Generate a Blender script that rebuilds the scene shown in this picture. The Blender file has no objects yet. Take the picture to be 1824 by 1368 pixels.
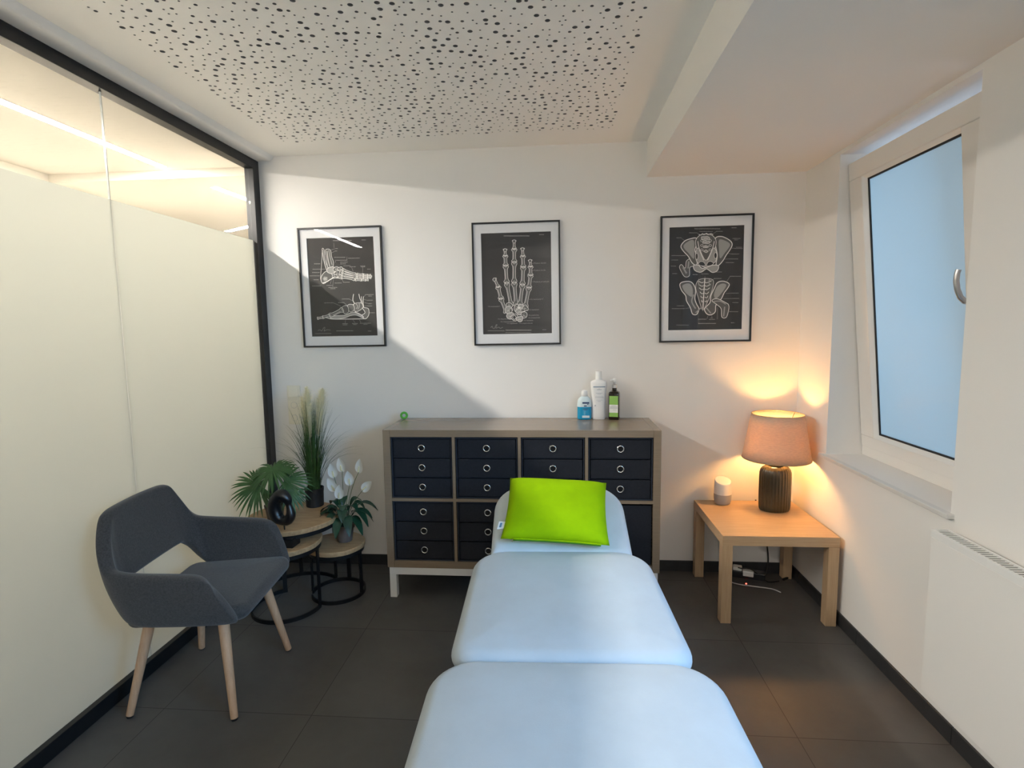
import bpy, bmesh, math, random
import numpy as np
from mathutils import Vector, Matrix

PI = math.pi
S = bpy.context.scene
C = S.collection
D = bpy.data

# ------------------------------------------------------------------ materials
def mat(name, col, rough=0.6, metal=0.0, spec=0.5, noise=0.0, nscale=20.0, bump=0.0, bscale=200.0, coat=0.0, stretch=None, sheen=0.0, col2=None):
    m = D.materials.new(name); m.use_nodes = True
    nt = m.node_tree; b = nt.nodes['Principled BSDF']
    b.inputs['Base Color'].default_value = (*col, 1)
    b.inputs['Roughness'].default_value = rough
    b.inputs['Metallic'].default_value = metal
    b.inputs['Specular IOR Level'].default_value = spec
    b.inputs['Coat Weight'].default_value = coat
    b.inputs['Sheen Weight'].default_value = sheen
    if noise or bump or col2:
        tc = nt.nodes.new('ShaderNodeTexCoord'); mp = nt.nodes.new('ShaderNodeMapping')
        nt.links.new(tc.outputs['Object'], mp.inputs['Vector'])
        if stretch: mp.inputs['Scale'].default_value = stretch
    if noise or col2:
        n = nt.nodes.new('ShaderNodeTexNoise'); n.inputs['Scale'].default_value = nscale
        n.inputs['Detail'].default_value = 6; n.inputs['Roughness'].default_value = 0.6
        nt.links.new(mp.outputs[0], n.inputs['Vector'])
        r = nt.nodes.new('ShaderNodeValToRGB')
        c2 = col2 if col2 else tuple(min(1, c * (1 + noise)) for c in col)
        c1 = col if col2 else tuple(c * (1 - noise) for c in col)
        r.color_ramp.elements[0].position = .3; r.color_ramp.elements[1].position = .7
        r.color_ramp.elements[0].color = (*c1, 1); r.color_ramp.elements[1].color = (*c2, 1)
        nt.links.new(n.outputs['Fac'], r.inputs['Fac']); nt.links.new(r.outputs['Color'], b.inputs['Base Color'])
    if bump:
        n2 = nt.nodes.new('ShaderNodeTexNoise'); n2.inputs['Scale'].default_value = bscale; n2.inputs['Detail'].default_value = 3
        nt.links.new(mp.outputs[0], n2.inputs['Vector'])
        bp = nt.nodes.new('ShaderNodeBump'); bp.inputs['Strength'].default_value = bump; bp.inputs['Distance'].default_value = 0.002
        nt.links.new(n2.outputs['Fac'], bp.inputs['Height']); nt.links.new(bp.outputs[0], b.inputs['Normal'])
    return m

def emis(name, col, strength):
    m = D.materials.new(name); m.use_nodes = True; nt = m.node_tree; nt.nodes.clear()
    e = nt.nodes.new('ShaderNodeEmission'); e.inputs[0].default_value = (*col, 1); e.inputs[1].default_value = strength
    o = nt.nodes.new('ShaderNodeOutputMaterial'); nt.links.new(e.outputs[0], o.inputs[0]); return m

def schlick(nt, k):
    lw = nt.nodes.new('ShaderNodeLayerWeight'); p = nt.nodes.new('ShaderNodeMath'); p.operation = 'POWER'; p.inputs[1].default_value = 5
    nt.links.new(lw.outputs['Facing'], p.inputs[0])
    a = nt.nodes.new('ShaderNodeMath'); a.operation = 'MULTIPLY_ADD'; a.inputs[1].default_value = .96 * k; a.inputs[2].default_value = .04 * k
    nt.links.new(p.outputs[0], a.inputs[0]); a.use_clamp = True
    return a.outputs[0]

def glass(name, tint=(1, 1, 1), boost=1.0):
    """clear thin pane: passes light straight on, mirrors by Fresnel"""
    m = D.materials.new(name); m.use_nodes = True; nt = m.node_tree; nt.nodes.clear()
    t = nt.nodes.new('ShaderNodeBsdfTransparent'); t.inputs[0].default_value = (*tint, 1)
    g = nt.nodes.new('ShaderNodeBsdfGlossy'); g.inputs['Roughness'].default_value = 0.0
    x = nt.nodes.new('ShaderNodeMixShader'); o = nt.nodes.new('ShaderNodeOutputMaterial')
    nt.links.new(schlick(nt, boost), x.inputs[0])
    nt.links.new(t.outputs[0], x.inputs[1]); nt.links.new(g.outputs[0], x.inputs[2]); nt.links.new(x.outputs[0], o.inputs[0])
    return m

def translucent(name, col_t, col_d, mix=0.6, gloss=0.0, noise=None, grough=.3):
    m = D.materials.new(name); m.use_nodes = True; nt = m.node_tree; nt.nodes.clear()
    t = nt.nodes.new('ShaderNodeBsdfTranslucent'); t.inputs[0].default_value = (*col_t, 1)
    d = nt.nodes.new('ShaderNodeBsdfDiffuse'); d.inputs[0].default_value = (*col_d, 1)
    x = nt.nodes.new('ShaderNodeMixShader'); x.inputs[0].default_value = mix
    nt.links.new(d.outputs[0], x.inputs[1]); nt.links.new(t.outputs[0], x.inputs[2])
    last = x
    if gloss:
        g = nt.nodes.new('ShaderNodeBsdfGlossy'); g.inputs['Roughness'].default_value = grough
        y = nt.nodes.new('ShaderNodeMixShader'); nt.links.new(schlick(nt, gloss), y.inputs[0])
        nt.links.new(x.outputs[0], y.inputs[1]); nt.links.new(g.outputs[0], y.inputs[2]); last = y
    if noise:
        tc = nt.nodes.new('ShaderNodeTexCoord'); mp = nt.nodes.new('ShaderNodeMapping'); mp.inputs['Scale'].default_value = noise[0]
        n = nt.nodes.new('ShaderNodeTexNoise'); n.inputs['Scale'].default_value = noise[1]; n.inputs['Detail'].default_value = 5
        r = nt.nodes.new('ShaderNodeValToRGB'); k = noise[2]
        r.color_ramp.elements[0].position = .35; r.color_ramp.elements[1].position = .65
        r.color_ramp.elements[0].color = (col_t[0] * k, col_t[1] * k, col_t[2] * k, 1); r.color_ramp.elements[1].color = (*col_t, 1)
        nt.links.new(tc.outputs['Object'], mp.inputs[0]); nt.links.new(mp.outputs[0], n.inputs['Vector'])
        nt.links.new(n.outputs['Fac'], r.inputs[0]); nt.links.new(r.outputs[0], t.inputs[0])
    o = nt.nodes.new('ShaderNodeOutputMaterial'); nt.links.new(last.outputs[0], o.inputs[0])
    return m

M = {}
M['wall'] = mat('wall_paint', (.81, .795, .775), .9, spec=.2, bump=.12, bscale=350)
M['ceil'] = mat('ceiling_paint', (.90, .885, .86), .92, spec=.15)
M['black'] = mat('black_profile', (.008, .009, .011), .35)
M['bb'] = mat('dark_tile_skirting', (.028, .029, .031), .5, noise=.2, nscale=15)
M['clear'] = glass('clear_glass')
M['pglass'] = glass('picture_glass', boost=.6)
M['film'] = translucent('frosted_film', (.222, .226, .193), (.80, .78, .70), .62)
M['seal'] = mat('glass_joint', (.55, .58, .56), .15, metal=.3)
M['white'] = mat('white_lacquer', (.82, .82, .81), .35)
M['pvc'] = mat('white_window_plastic', (.80, .78, .75), .35)
M['rubber'] = mat('black_rubber', (.012, .012, .013), .6)
M['winglass'] = translucent('satin_window_glass', (.66, .735, .74), (.50, .55, .57), .80, gloss=1.0, grough=.22)
M['steel'] = mat('brushed_steel', (.55, .55, .56), .28, metal=1)
M['sill'] = mat('sill_stone', (.66, .655, .64), .35)
M['walnut'] = mat('grey_brown_wood_veneer', (.250, .188, .130), .27, coat=.25, col2=(.282, .213, .148), nscale=5, stretch=(.8, 34, 34))
M['fabric_dark'] = mat('navy_black_fabric', (.010, .012, .019), .85, noise=.25, nscale=90, bump=.3, bscale=500)
M['fabric_case'] = mat('navy_box_fabric', (.018, .024, .040), .8)
M['chrome'] = mat('chrome', (.80, .80, .80), .16, metal=1)
M['void'] = mat('dark_opening', (.003, .003, .004), .9)
M['oak'] = mat('oak_veneer', (.44, .30, .175), .42, col2=(.53, .375, .23), nscale=5, stretch=(1.3, 22, 22))
M['oakleg'] = mat('oak_veneer_upright', (.44, .30, .175), .42, col2=(.53, .375, .23), nscale=5, stretch=(22, 22, 1.3))
M['mango'] = mat('mango_wood_slab', (.36, .215, .105), .45, col2=(.55, .37, .20), nscale=7, stretch=(1.5, 14, 8), bump=.2, bscale=60)
M['iron'] = mat('black_iron', (.010, .010, .011), .42, metal=.4)
M['leather'] = mat('grey_leatherette_daylight_tint', (.53, .60, .665), .55, spec=.4, noise=.045, nscale=7, bump=.10, bscale=260, sheen=.1)  # neutral light grey leatherette; blue daylight cast is mixed into the base colour
M['tframe'] = mat('grey_steel_frame', (.35, .36, .37), .4, metal=.3)
M['lime'] = mat('lime_velvet', (.29, .50, .003), .9, spec=.06, noise=.08, nscale=9, bump=.25, bscale=500)
M['limedark'] = mat('lime_zip_tape', (.06, .22, .01), .8)
M['paper'] = mat('white_paper_label', (.78, .78, .76), .6)
M['greyf'] = mat('charcoal_wool_fabric', (.056, .056, .058), .92, spec=.2, noise=.28, nscale=160, bump=.5, bscale=420, sheen=.25)
M['beech'] = mat('beech_wood', (.50, .31, .185), .45, col2=(.60, .39, .245), nscale=8, stretch=(12, 12, 1.2))
M['shade'] = translucent('linen_lampshade', (.60, .42, .17), (.62, .54, .46), .36, noise=((1, 1, 6), 55, .55))
M['shade_in'] = mat('shade_lining', (.85, .80, .68), .8)
M['ceramic'] = mat('olive_glazed_ceramic', (.026, .023, .012), .28, noise=.2, nscale=10, coat=.3)
M['brass'] = mat('antique_brass', (.45, .34, .17), .32, metal=1)
M['bulb'] = emis('warm_bulb', (1.0, .48, .14), 205)
M['led'] = emis('led_strip_glow', (1.0, .94, .85), 235)
M['redled'] = emis('red_indicator', (1.0, .08, .05), 6)
M['spk'] = mat('white_speaker_shell', (.78, .78, .77), .45)
M['spkf'] = mat('grey_speaker_cloth', (.36, .36, .37), .9, bump=.4, bscale=700)
M['leaf'] = mat('palm_leaf', (.034, .098, .022), .5, noise=.35, nscale=12)
M['grass'] = mat('grass_blade', (.035, .085, .018), .55, noise=.4, nscale=25)
M['lily'] = mat('lily_leaf', (.012, .050, .026), .32, noise=.35, nscale=15)
M['petal'] = translucent('white_spathe', (.80, .83, .80), (.86, .87, .86), .3)
M['spadix'] = mat('pale_spadix', (.75, .72, .45), .7)
M['stem'] = mat('green_stem', (.05, .12, .03), .6)
M['plume'] = translucent('cream_plume', (.92, .89, .68), (.94, .91, .74), .22)
M['potblack'] = mat('black_pot', (.014, .013, .013), .55)
M['potgrey'] = mat('grey_clay_pot', (.14, .115, .105), .75, noise=.1, nscale=30)
M['soil'] = mat('potting_soil', (.018, .013, .010), .95, bump=.6, bscale=150)
M['gloss'] = mat('glossy_black_resin', (.006, .007, .009), .30)
M['cable'] = mat('black_cable', (.01, .01, .01), .5)
M['cablew'] = mat('white_cable', (.6, .6, .6), .5)
M['print'] = mat('black_poster_ink', (.013, .012, .014), .6)
M['ink1'] = mat('bone_shadow', (.10, .098, .094), .7)
M['ink2'] = mat('bone_mid', (.36, .35, .335), .7)
M['ink3'] = mat('bone_light', (.84, .82, .79), .7)
M['inktxt'] = mat('caption_ink', (.36, .355, .34), .7)
M['matboard'] = mat('white_mat_board', (.80, .80, .82), .8)
M['bluegel'] = mat('blue_liquid', (.0, .30, .56), .15, coat=.4)
M['milky'] = mat('milky_plastic', (.62, .74, .78), .3)
M['lotion'] = mat('white_bottle_plastic', (.80, .80, .80), .35)
M['navy'] = mat('navy_print', (.01, .035, .12), .5)
M['bluegrey'] = mat('blue_grey_print', (.12, .22, .33), .5)
M['greyprint'] = mat('grey_print', (.45, .47, .50), .5)
M['amber'] = mat('dark_amber_glass', (.012, .007, .004), .08, coat=.6)
M['greenlabel'] = mat('green_label', (.25, .47, .10), .5)
M['greenring'] = mat('green_silicone', (.10, .48, .05), .4)
M['switch'] = mat('cream_switch_plastic', (.80, .77, .66), .4)
M['corr'] = mat('corridor_paint', (.78, .74, .66), .9)
M['fleece'] = mat('acoustic_fleece', (.05, .05, .055), .95)
M['holewall'] = mat('cut_gypsum_edge', (.22, .22, .225), .95)
M['radgap'] = mat('radiator_inside', (.05, .05, .05), .8)

def floor_mat():
    m = D.materials.new('slate_floor_tiles'); m.use_nodes = True; nt = m.node_tree; b = nt.nodes['Principled BSDF']
    L = nt.links.new; N = nt.nodes.new
    tc = N('ShaderNodeTexCoord'); sx = N('ShaderNodeSeparateXYZ'); L(tc.outputs['Object'], sx.inputs[0])
    def math_(op, a, bb):
        n = N('ShaderNodeMath'); n.operation = op
        for i, v in enumerate((a, bb)):
            if isinstance(v, (int, float)): n.inputs[i].default_value = v
            else: L(v, n.inputs[i])
        return n.outputs[0]
    masks = []; cells = []
    for ax, off in ((0, .855), (1, -1.328)):
        sh = math_('DIVIDE', math_('SUBTRACT', sx.outputs[ax], off), .6)
        fr = math_('FRACT', sh, 0); cells.append(math_('FLOOR', sh, 0))
        dist = math_('MINIMUM', fr, math_('SUBTRACT', 1.0, fr))
        masks.append(math_('LESS_THAN', dist, .0026))
    g = math_('MAXIMUM', masks[0], masks[1])
    cx = N('ShaderNodeCombineXYZ'); L(cells[0], cx.inputs[0]); L(cells[1], cx.inputs[1])
    wn = N('ShaderNodeTexWhiteNoise'); L(cx.outputs[0], wn.inputs['Vector'])
    n1 = N('ShaderNodeTexNoise'); n1.inputs['Scale'].default_value = 3.5; n1.inputs['Detail'].default_value = 8; n1.inputs['Roughness'].default_value = .65
    L(tc.outputs['Object'], n1.inputs['Vector'])
    r = N('ShaderNodeValToRGB'); r.color_ramp.elements[0].position = .3; r.color_ramp.elements[1].position = .75
    r.color_ramp.elements[0].color = (.084, .081, .078, 1); r.color_ramp.elements[1].color = (.118, .114, .108, 1)
    L(n1.outputs['Fac'], r.inputs[0])
    hv = N('ShaderNodeHueSaturation'); L(r.outputs[0], hv.inputs['Color'])
    L(math_('ADD', math_('MULTIPLY', wn.outputs['Value'], .2), .9), hv.inputs['Value'])
    mx = N('ShaderNodeMix'); mx.data_type = 'RGBA'; L(g, mx.inputs['Factor']); L(hv.outputs[0], mx.inputs['A'])
    mx.inputs['B'].default_value = (.034, .032, .031, 1)
    L(mx.outputs['Result'], b.inputs['Base Color'])
    b.inputs['Roughness'].default_value = .46; b.inputs['Specular IOR Level'].default_value = .4
    n2 = N('ShaderNodeTexNoise'); n2.inputs['Scale'].default_value = 14; n2.inputs['Detail'].default_value = 6; L(tc.outputs['Object'], n2.inputs['Vector'])
    bu = N('ShaderNodeBump'); bu.inputs['Strength'].default_value = .12; bu.inputs['Distance'].default_value = .004
    L(n2.outputs['Fac'], bu.inputs['Height']); L(bu.outputs[0], b.inputs['Normal'])
    return m
M['floor'] = floor_mat()

# ------------------------------------------------------------------ mesh builder
class MB:
    def __init__(s): s.v = []; s.f = []; s.m = []
    def add(s, vs, fs, mi=0):
        o = len(s.v); s.v += [tuple(p) for p in vs]
        s.f += [tuple(i + o for i in f) for f in fs]; s.m += [mi] * len(fs); return s
    def box(s, x0, x1, y0, y1, z0, z1, mi=0):
        vs = [(x, y, z) for x in (x0, x1) for y in (y0, y1) for z in (z0, z1)]
        return s.add(vs, [(0, 1, 3, 2), (4, 6, 7, 5), (0, 4, 5, 1), (2, 3, 7, 6), (0, 2, 6, 4), (1, 5, 7, 3)], mi)
    def lathe(s, prof, n=40, c=(0, 0), mi=0, sx=1, sy=1, cap=True):
        vs = []
        for r, z in prof:
            for k in range(n):
                a = 2 * PI * k / n; vs.append((c[0] + r * sx * math.cos(a), c[1] + r * sy * math.sin(a), z))
        fs = []
        for i in range(len(prof) - 1):
            for k in range(n):
                k2 = (k + 1) % n; fs.append((i * n + k, i * n + k2, (i + 1) * n + k2, (i + 1) * n + k))
        if cap:
            fs.append(tuple(range(n))[::-1]); fs.append(tuple((len(prof) - 1) * n + k for k in range(n)))
        return s.add(vs, fs, mi)
    def tube(s, pts, rad, n=10, mi=0, cap=True, closed=False, flat=1.0):
        P = [Vector(p) for p in pts]; N = len(P)
        R = rad if isinstance(rad, (list, tuple)) else [rad] * N
        vs = []; up = None
        for i in range(N):
            if closed: t = (P[(i + 1) % N] - P[i - 1])
            else: t = P[min(i + 1, N - 1)] - P[max(i - 1, 0)]
            t.normalize()
            if up is None:
                up = Vector((0, 0, 1)) if abs(t.z) < .9 else Vector((1, 0, 0))
            a = t.cross(up)
            if a.length < 1e-6: a = t.cross(Vector((0, 1, 0)))
            a.normalize(); b = a.cross(t); b.normalize(); up = b
            for k in range(n):
                w = 2 * PI * k / n; vs.append(P[i] + a * (R[i] * math.cos(w)) + b * (R[i] * flat * math.sin(w)))
        fs = []
        for i in range(N if closed else N - 1):
            j = (i + 1) % N
            for k in range(n):
                k2 = (k + 1) % n; fs.append((i * n + k, i * n + k2, j * n + k2, j * n + k))
        if cap and not closed:
            fs.append(tuple(range(n))[::-1]); fs.append(tuple((N - 1) * n + k for k in range(n)))
        return s.add(vs, fs, mi)
    def rings(s, rings, mi=0, cap=True):
        n = len(rings[0]); vs = [p for r in rings for p in r]; fs = []
        for i in range(len(rings) - 1):
            for k in range(n):
                k2 = (k + 1) % n; fs.append((i * n + k, i * n + k2, (i + 1) * n + k2, (i + 1) * n + k))
        if cap:
            fs.append(tuple(range(n))[::-1]); fs.append(tuple((len(rings) - 1) * n + k for k in range(n)))
        return s.add(vs, fs, mi)
    def build(s, name, mats, parent=None, smooth=0, bevel=0, subsurf=0, solid=0, loc=None, seg=2, weld=False):
        me = D.meshes.new(name); me.from_pydata(s.v, [], s.f)
        if not isinstance(mats, (list, tuple)): mats = [mats]
        for k in mats: me.materials.append(M[k])
        if len(mats) > 1: me.polygons.foreach_set('material_index', s.m)
        bm = bmesh.new(); bm.from_mesh(me)
        if weld: bmesh.ops.remove_doubles(bm, verts=bm.verts, dist=1e-5)
        bmesh.ops.recalc_face_normals(bm, faces=bm.faces); bm.to_mesh(me); bm.free()
        if smooth:
            me.shade_smooth()
            if smooth < 180: me.set_sharp_from_angle(angle=math.radians(smooth))
        o = D.objects.new(name, me); C.objects.link(o)
        if parent: o.parent = parent
        if loc: o.location = loc
        if solid:
            q = o.modifiers.new('solid', 'SOLIDIFY'); q.thickness = solid; q.offset = 0
        if bevel:
            q = o.modifiers.new('bevel', 'BEVEL'); q.width = bevel; q.segments = seg; q.limit_method = 'ANGLE'; q.angle_limit = math.radians(40)
        if subsurf:
            q = o.modifiers.new('sub', 'SUBSURF'); q.levels = subsurf; q.render_levels = subsurf
        return o

def thing(name, label, cat, loc=(0, 0, 0), rz=0, group=None):
    o = D.objects.new(name, None); C.objects.link(o); o.empty_display_size = .05
    o.location = loc; o.rotation_euler = (0, 0, rz); o['label'] = label; o['category'] = cat
    if group: o['group'] = group
    return o
def tag(o, label, cat, group=None):
    o['label'] = label; o['category'] = cat
    if group: o['group'] = group
    return o
def struct(o, label=None, cat=None):
    o['kind'] = 'structure'
    if label: o['label'] = label
    if cat: o['category'] = cat
    return o
def copy_tree(o, parent=None):
    c = o.copy(); C.objects.link(c)
    if parent: c.parent = parent
    for ch in list(o.children): copy_tree(ch, c)
    return c
def rrect(w, l, radii, n=8, cx=0, cy=0):
    """rounded rectangle outline, radii for corners (+x+y, -x+y, -x-y, +x-y)"""
    out = []
    for (sx, sy), r, a0 in (((1, 1), radii[0], 0), ((-1, 1), radii[1], 90), ((-1, -1), radii[2], 180), ((1, -1), radii[3], 270)):
        for k in range(n + 1):
            a = math.radians(a0 + 90 * k / n)
            out.append((cx + sx * (w / 2 - r) + r * math.cos(a), cy + sy * (l / 2 - r) + r * math.sin(a)))
    return out
def bez(p0, p1, p2, n):
    p0, p1, p2 = Vector(p0), Vector(p1), Vector(p2)
    return [(1 - t) ** 2 * p0 + 2 * t * (1 - t) * p1 + t * t * p2 for t in [i / n for i in range(n + 1)]]
def catmull(pts, n=8, closed=True):
    P = [Vector(p) for p in pts]; N = len(P); out = []
    for i in range(N if closed else N - 1):
        if closed: a, b, c, d = P[i - 1], P[i], P[(i + 1) % N], P[(i + 2) % N]
        else: a, b, c, d = P[max(i - 1, 0)], P[i], P[i + 1], P[min(i + 2, N - 1)]
        for k in range(n):
            t = k / n
            out.append(.5 * ((2 * b) + (c - a) * t + (2 * a - 5 * b + 4 * c - d) * t * t + (3 * b - a - 3 * c + d) * t ** 3))
    if not closed: out.append(P[-1])
    return out

# ------------------------------------------------------------------ room dimensions (metres; back wall face y=0)
XL, XR, ZC, ZL, XB = -1.755, 1.379, 2.499, 2.3036, .5136
YB = -5.0                                   # wall behind the camera

# floor
struct(MB().box(-4.6, 1.70, YB - .2, 4.2, -.1, 0).build('floor', 'floor'))

# back wall (its left end closes against the glass partition)
struct(MB().box(-1.80, 1.70, 0, .14, 0, 2.7).build('wall_back', 'wall'))
struct(MB().box(-1.80, 1.70, YB - .14, YB, 0, 2.7).build('wall_front', 'wall'))

# right wall with two openings and the radiator niche
W1 = dict(y0=-1.236, y1=-.355, z0=.806, z1=2.284)
W2 = dict(y0=-3.75, y1=-2.10, z0=.85, z1=2.22)
xo = XR + .30
wr = MB()
wr.box(XR, xo, W1['y1'], 0, 0, ZL + .2)                                # corner to first window
wr.box(XR, xo, W1['y0'], W1['y1'], W1['z1'], ZL + .2)                  # lintel
wr.box(XR, xo, W1['y0'], W1['y1'], 0, W1['z0'])                        # below first window
wr.box(XR, xo, W2['y1'], W1['y0'], 0, ZL + .2)                         # pier
wr.box(XR, xo, W2['y0'], W2['y1'], 0, W2['z0'])
wr.box(XR, xo, W2['y0'], W2['y1'], W2['z1'], ZL + .2)
wr.box(XR, xo, YB - .14, W2['y0'], 0, ZL + .2)
struct(wr.build('wall_right', 'wall'))

# lowered bulkhead ceiling on the window side
struct(MB().box(XB, xo, YB - .14, 0, ZL, 2.7).build('trim_1', 'wall'))

# perforated acoustic ceiling: real round holes of three sizes in a 12.5 mm board
def perforated():
    rnd = random.Random(7)
    px0, px1, py0, py1 = -1.475, .325, -3.40, -.215
    p = .0405; n = 14
    mb = MB()
    nx = int((px1 - px0) / p); ny = int((py1 - py0) / p)
    px1 = px0 + nx * p; py0 = py1 - ny * p
    for j in range(ny):
        y0 = py0 + j * p; y1 = y0 + p
        sh = rnd.uniform(-.45, .45) * p
        edges = [px0] + [px0 + i * p + sh for i in range(1, nx)] + [px1]
        for i in range(nx):
            x0, x1 = edges[i], edges[i + 1]; w = x1 - x0
            r = rnd.choices((.0036, .0062, .0092), (.52, .28, .20))[0]
            r = min(r, w / 2 - .002)
            jx = max(0, w / 2 - r - .0015); jy = max(0, p / 2 - r - .0015)
            cx = (x0 + x1) / 2 + rnd.uniform(-jx, jx) * .95; cy = (y0 + y1) / 2 + rnd.uniform(-jy, jy) * .95
            outer = []; inner = []; top = []
            k = n // 2
            ang = [2 * PI * (q + .5) / n for q in range(n)]
            for a in ang:
                ca, sa = math.cos(a), math.sin(a)
                inner.append((cx + r * ca, cy + r * sa, ZC)); top.append((cx + r * ca, cy + r * sa, ZC + .0125))
                tx = (x1 - cx) / ca if ca > 1e-9 else ((x0 - cx) / ca if ca < -1e-9 else 1e9)
                ty = (y1 - cy) / sa if sa > 1e-9 else ((y0 - cy) / sa if sa < -1e-9 else 1e9)
                t = min(tx, ty); outer.append((cx + t * ca, cy + t * sa, ZC))
            # board face around the hole (corners filled)
            vs = outer + inner + top + [(x0, y0, ZC), (x1, y0, ZC), (x1, y1, ZC), (x0, y1, ZC)]
            fs = []; tb = []
            for q in range(n):
                q2 = (q + 1) % n
                A, B = outer[q], outer[q2]
                same = abs(A[0] - B[0]) < 1e-9 or abs(A[1] - B[1]) < 1e-9
                if same: fs.append((q, n + q, n + q2, q2))
                else:
                    corner = 3 * n + (0 if (min(A[0], B[0]) <= x0 + 1e-9 and min(A[1], B[1]) <= y0 + 1e-9) else
                                      1 if (max(A[0], B[0]) >= x1 - 1e-9 and min(A[1], B[1]) <= y0 + 1e-9) else
                                      2 if (max(A[0], B[0]) >= x1 - 1e-9 and max(A[1], B[1]) >= y1 - 1e-9) else 3)
                    fs.append((q, n + q, n + q2, q2, corner))
                tb.append((n + q, 2 * n + q, 2 * n + q2, n + q2))
            o_ = len(mb.v); mb.add(vs, fs, 0); mb.f += [tuple(i + o_ for i in f) for f in tb]; mb.m += [2] * len(tb)
    # plain margins
    def quad(x0, x1, y0, y1): mb.add([(x0, y0, ZC), (x1, y0, ZC), (x1, y1, ZC), (x0, y1, ZC)], [(0, 1, 2, 3)], 0)
    X0, X1, Y0, Y1 = XL - .05, XB, YB - .14, 0
    quad(X0, px0, Y0, Y1); quad(px1, X1, Y0, Y1); quad(px0, px1, Y0, py0); quad(px0, px1, py1, Y1)
    mb.box(X0, X1, Y0, Y1, ZC + .0126, ZC + .05, 1)
    me = D.meshes.new('ceiling'); me.from_pydata(mb.v, [], mb.f)
    me.materials.append(M['ceil']); me.materials.append(M['fleece']); me.materials.append(M['holewall']); me.polygons.foreach_set('material_index', mb.m)
    o = D.objects.new('ceiling', me); C.objects.link(o); return struct(o)
perforated()

# soft plaster step along the glass partition
def edge_trim():
    prof = [(-1.80, ZC), (-1.80, 2.474), (-1.690, 2.474), (-1.680, 2.476), (-1.672, 2.481), (-1.664, 2.490), (-1.655, ZC)]
    mb = MB(); n = len(prof)
    mb.add([(x, YB, z) for x, z in prof] + [(x, 0, z) for x, z in prof],
           [(i, (i + 1) % n, n + (i + 1) % n, n + i) for i in range(n)] + [tuple(range(n)), tuple(range(2 * n - 1, n - 1, -1))])
    struct(mb.build('trim_2', 'ceil', smooth=50))
edge_trim()

# skirtings
b = MB()
for x0, x1 in ((-1.755, -1.55), (-1.548, -.946), (-.944, -.346), (-.344, .254), (.256, .854), (.856, 1.379)): b.box(x0, x1, -.010, 0, 0, .065)
struct(b.build('baseboard_back', 'bb', bevel=.0015))
b = MB(); y = -.010
for y1 in (-.128, -.728, -1.328, -1.928, -2.528, -3.128, -3.728, -4.328, YB):
    b.box(XR - .010, XR, y1 + .001, y - .001, 0, .065); y = y1
struct(b.build('baseboard_right', 'bb', bevel=.0015))

# glass partition on the corridor side
def partition():
    e = D.objects.new('wall_left', None); C.objects.link(e); struct(e)
    f = MB(); x0, x1 = XL - .055, XL
    f.box(x0, x1, YB, 0, 2.421, 2.473); f.box(x0, x1, YB, 0, 0, .062); f.box(x0, x1, -.062, 0, .062, 2.421); f.box(x0, x1, YB, YB + .06, .062, 2.421)
    f.build('frame', 'black', e, bevel=.002)
    ys = [-.064, -1.0935, -2.15, -3.2, -4.2, YB + .06]
    for a, bb in zip(ys, ys[1:]):
        g = MB(); g.box(XL - .034, XL - .026, bb + .0015, a - .0015, .06, 2.423); g.build('glass_pane', 'clear', e)
        m = MB(); m.add([(XL - .0254, bb + .0015, .06), (XL - .0254, a - .0015, .06), (XL - .0254, a - .0015, 2.008), (XL - .0254, bb + .0015, 2.008)], [(0, 1, 2, 3)]); m.build('frosted_film', 'film', e)
    for yy in ys[1:-1]:
        MB().box(XL - .0340, XL - .0260, yy - .0014, yy + .0014, .06, 2.423).build('joint', 'seal', e)
partition()

# ------------------------------------------------------------------ corridor beyond the glass
XC = -3.29
cw = MB(); cw.box(XC - .12, XC, YB - .14, .95, 0, 2.6); cw.box(-4.6, XC - .12, .83, .95, 0, 2.6)
cw.box(-4.6, -4.5, .95, 4.2, 0, 2.6); cw.box(-4.6, -1.8, 4.1, 4.2, 0, 2.6); cw.box(-1.80, -1.70, .14, 4.2, 0, 2.6); cw.box(XC - .12, XL - .05, YB - .14, YB, 0, 2.6)
struct(cw.build('wall_corridor', 'corr'))
cc = MB(); cc.box(-4.6, XL - .056, YB - .14, .19, 2.505, 2.6); cc.box(-4.6, -1.70, .19, 4.2, 2.452, 2.6)
struct(cc.build('ceiling_corridor', 'corr'))
def led(label, a, bpt, w, z):
    a = Vector((a[0], a[1], 0)); bpt = Vector((bpt[0], bpt[1], 0)); d = bpt - a; L = d.length
    o = thing('led_strip_light', label, 'ceiling light', (a.x, a.y, z - .001), math.atan2(d.y, d.x), 'linear lights in the corridor ceiling')
    MB().box(0, L, -w / 2 - .006, w / 2 + .006, -.0008, .0).build('housing', 'white', o)
    MB().box(.004, L - .004, -w / 2, w / 2, -.0016, -.0009).build('diffuser', 'led', o)
led('long linear ceiling light behind the glass, nearest the camera', (-2.45, -3.6), (-2.45, .13), .050, 2.505)
led('short linear ceiling light behind the glass, beyond the ceiling step', (-2.31, .42), (-2.27, 1.18), .050, 2.452)
led('linear light just above the frosted film, slanting the other way', (-3.22, 2.0), (-2.0, 1.25), .050, 2.452)

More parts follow.
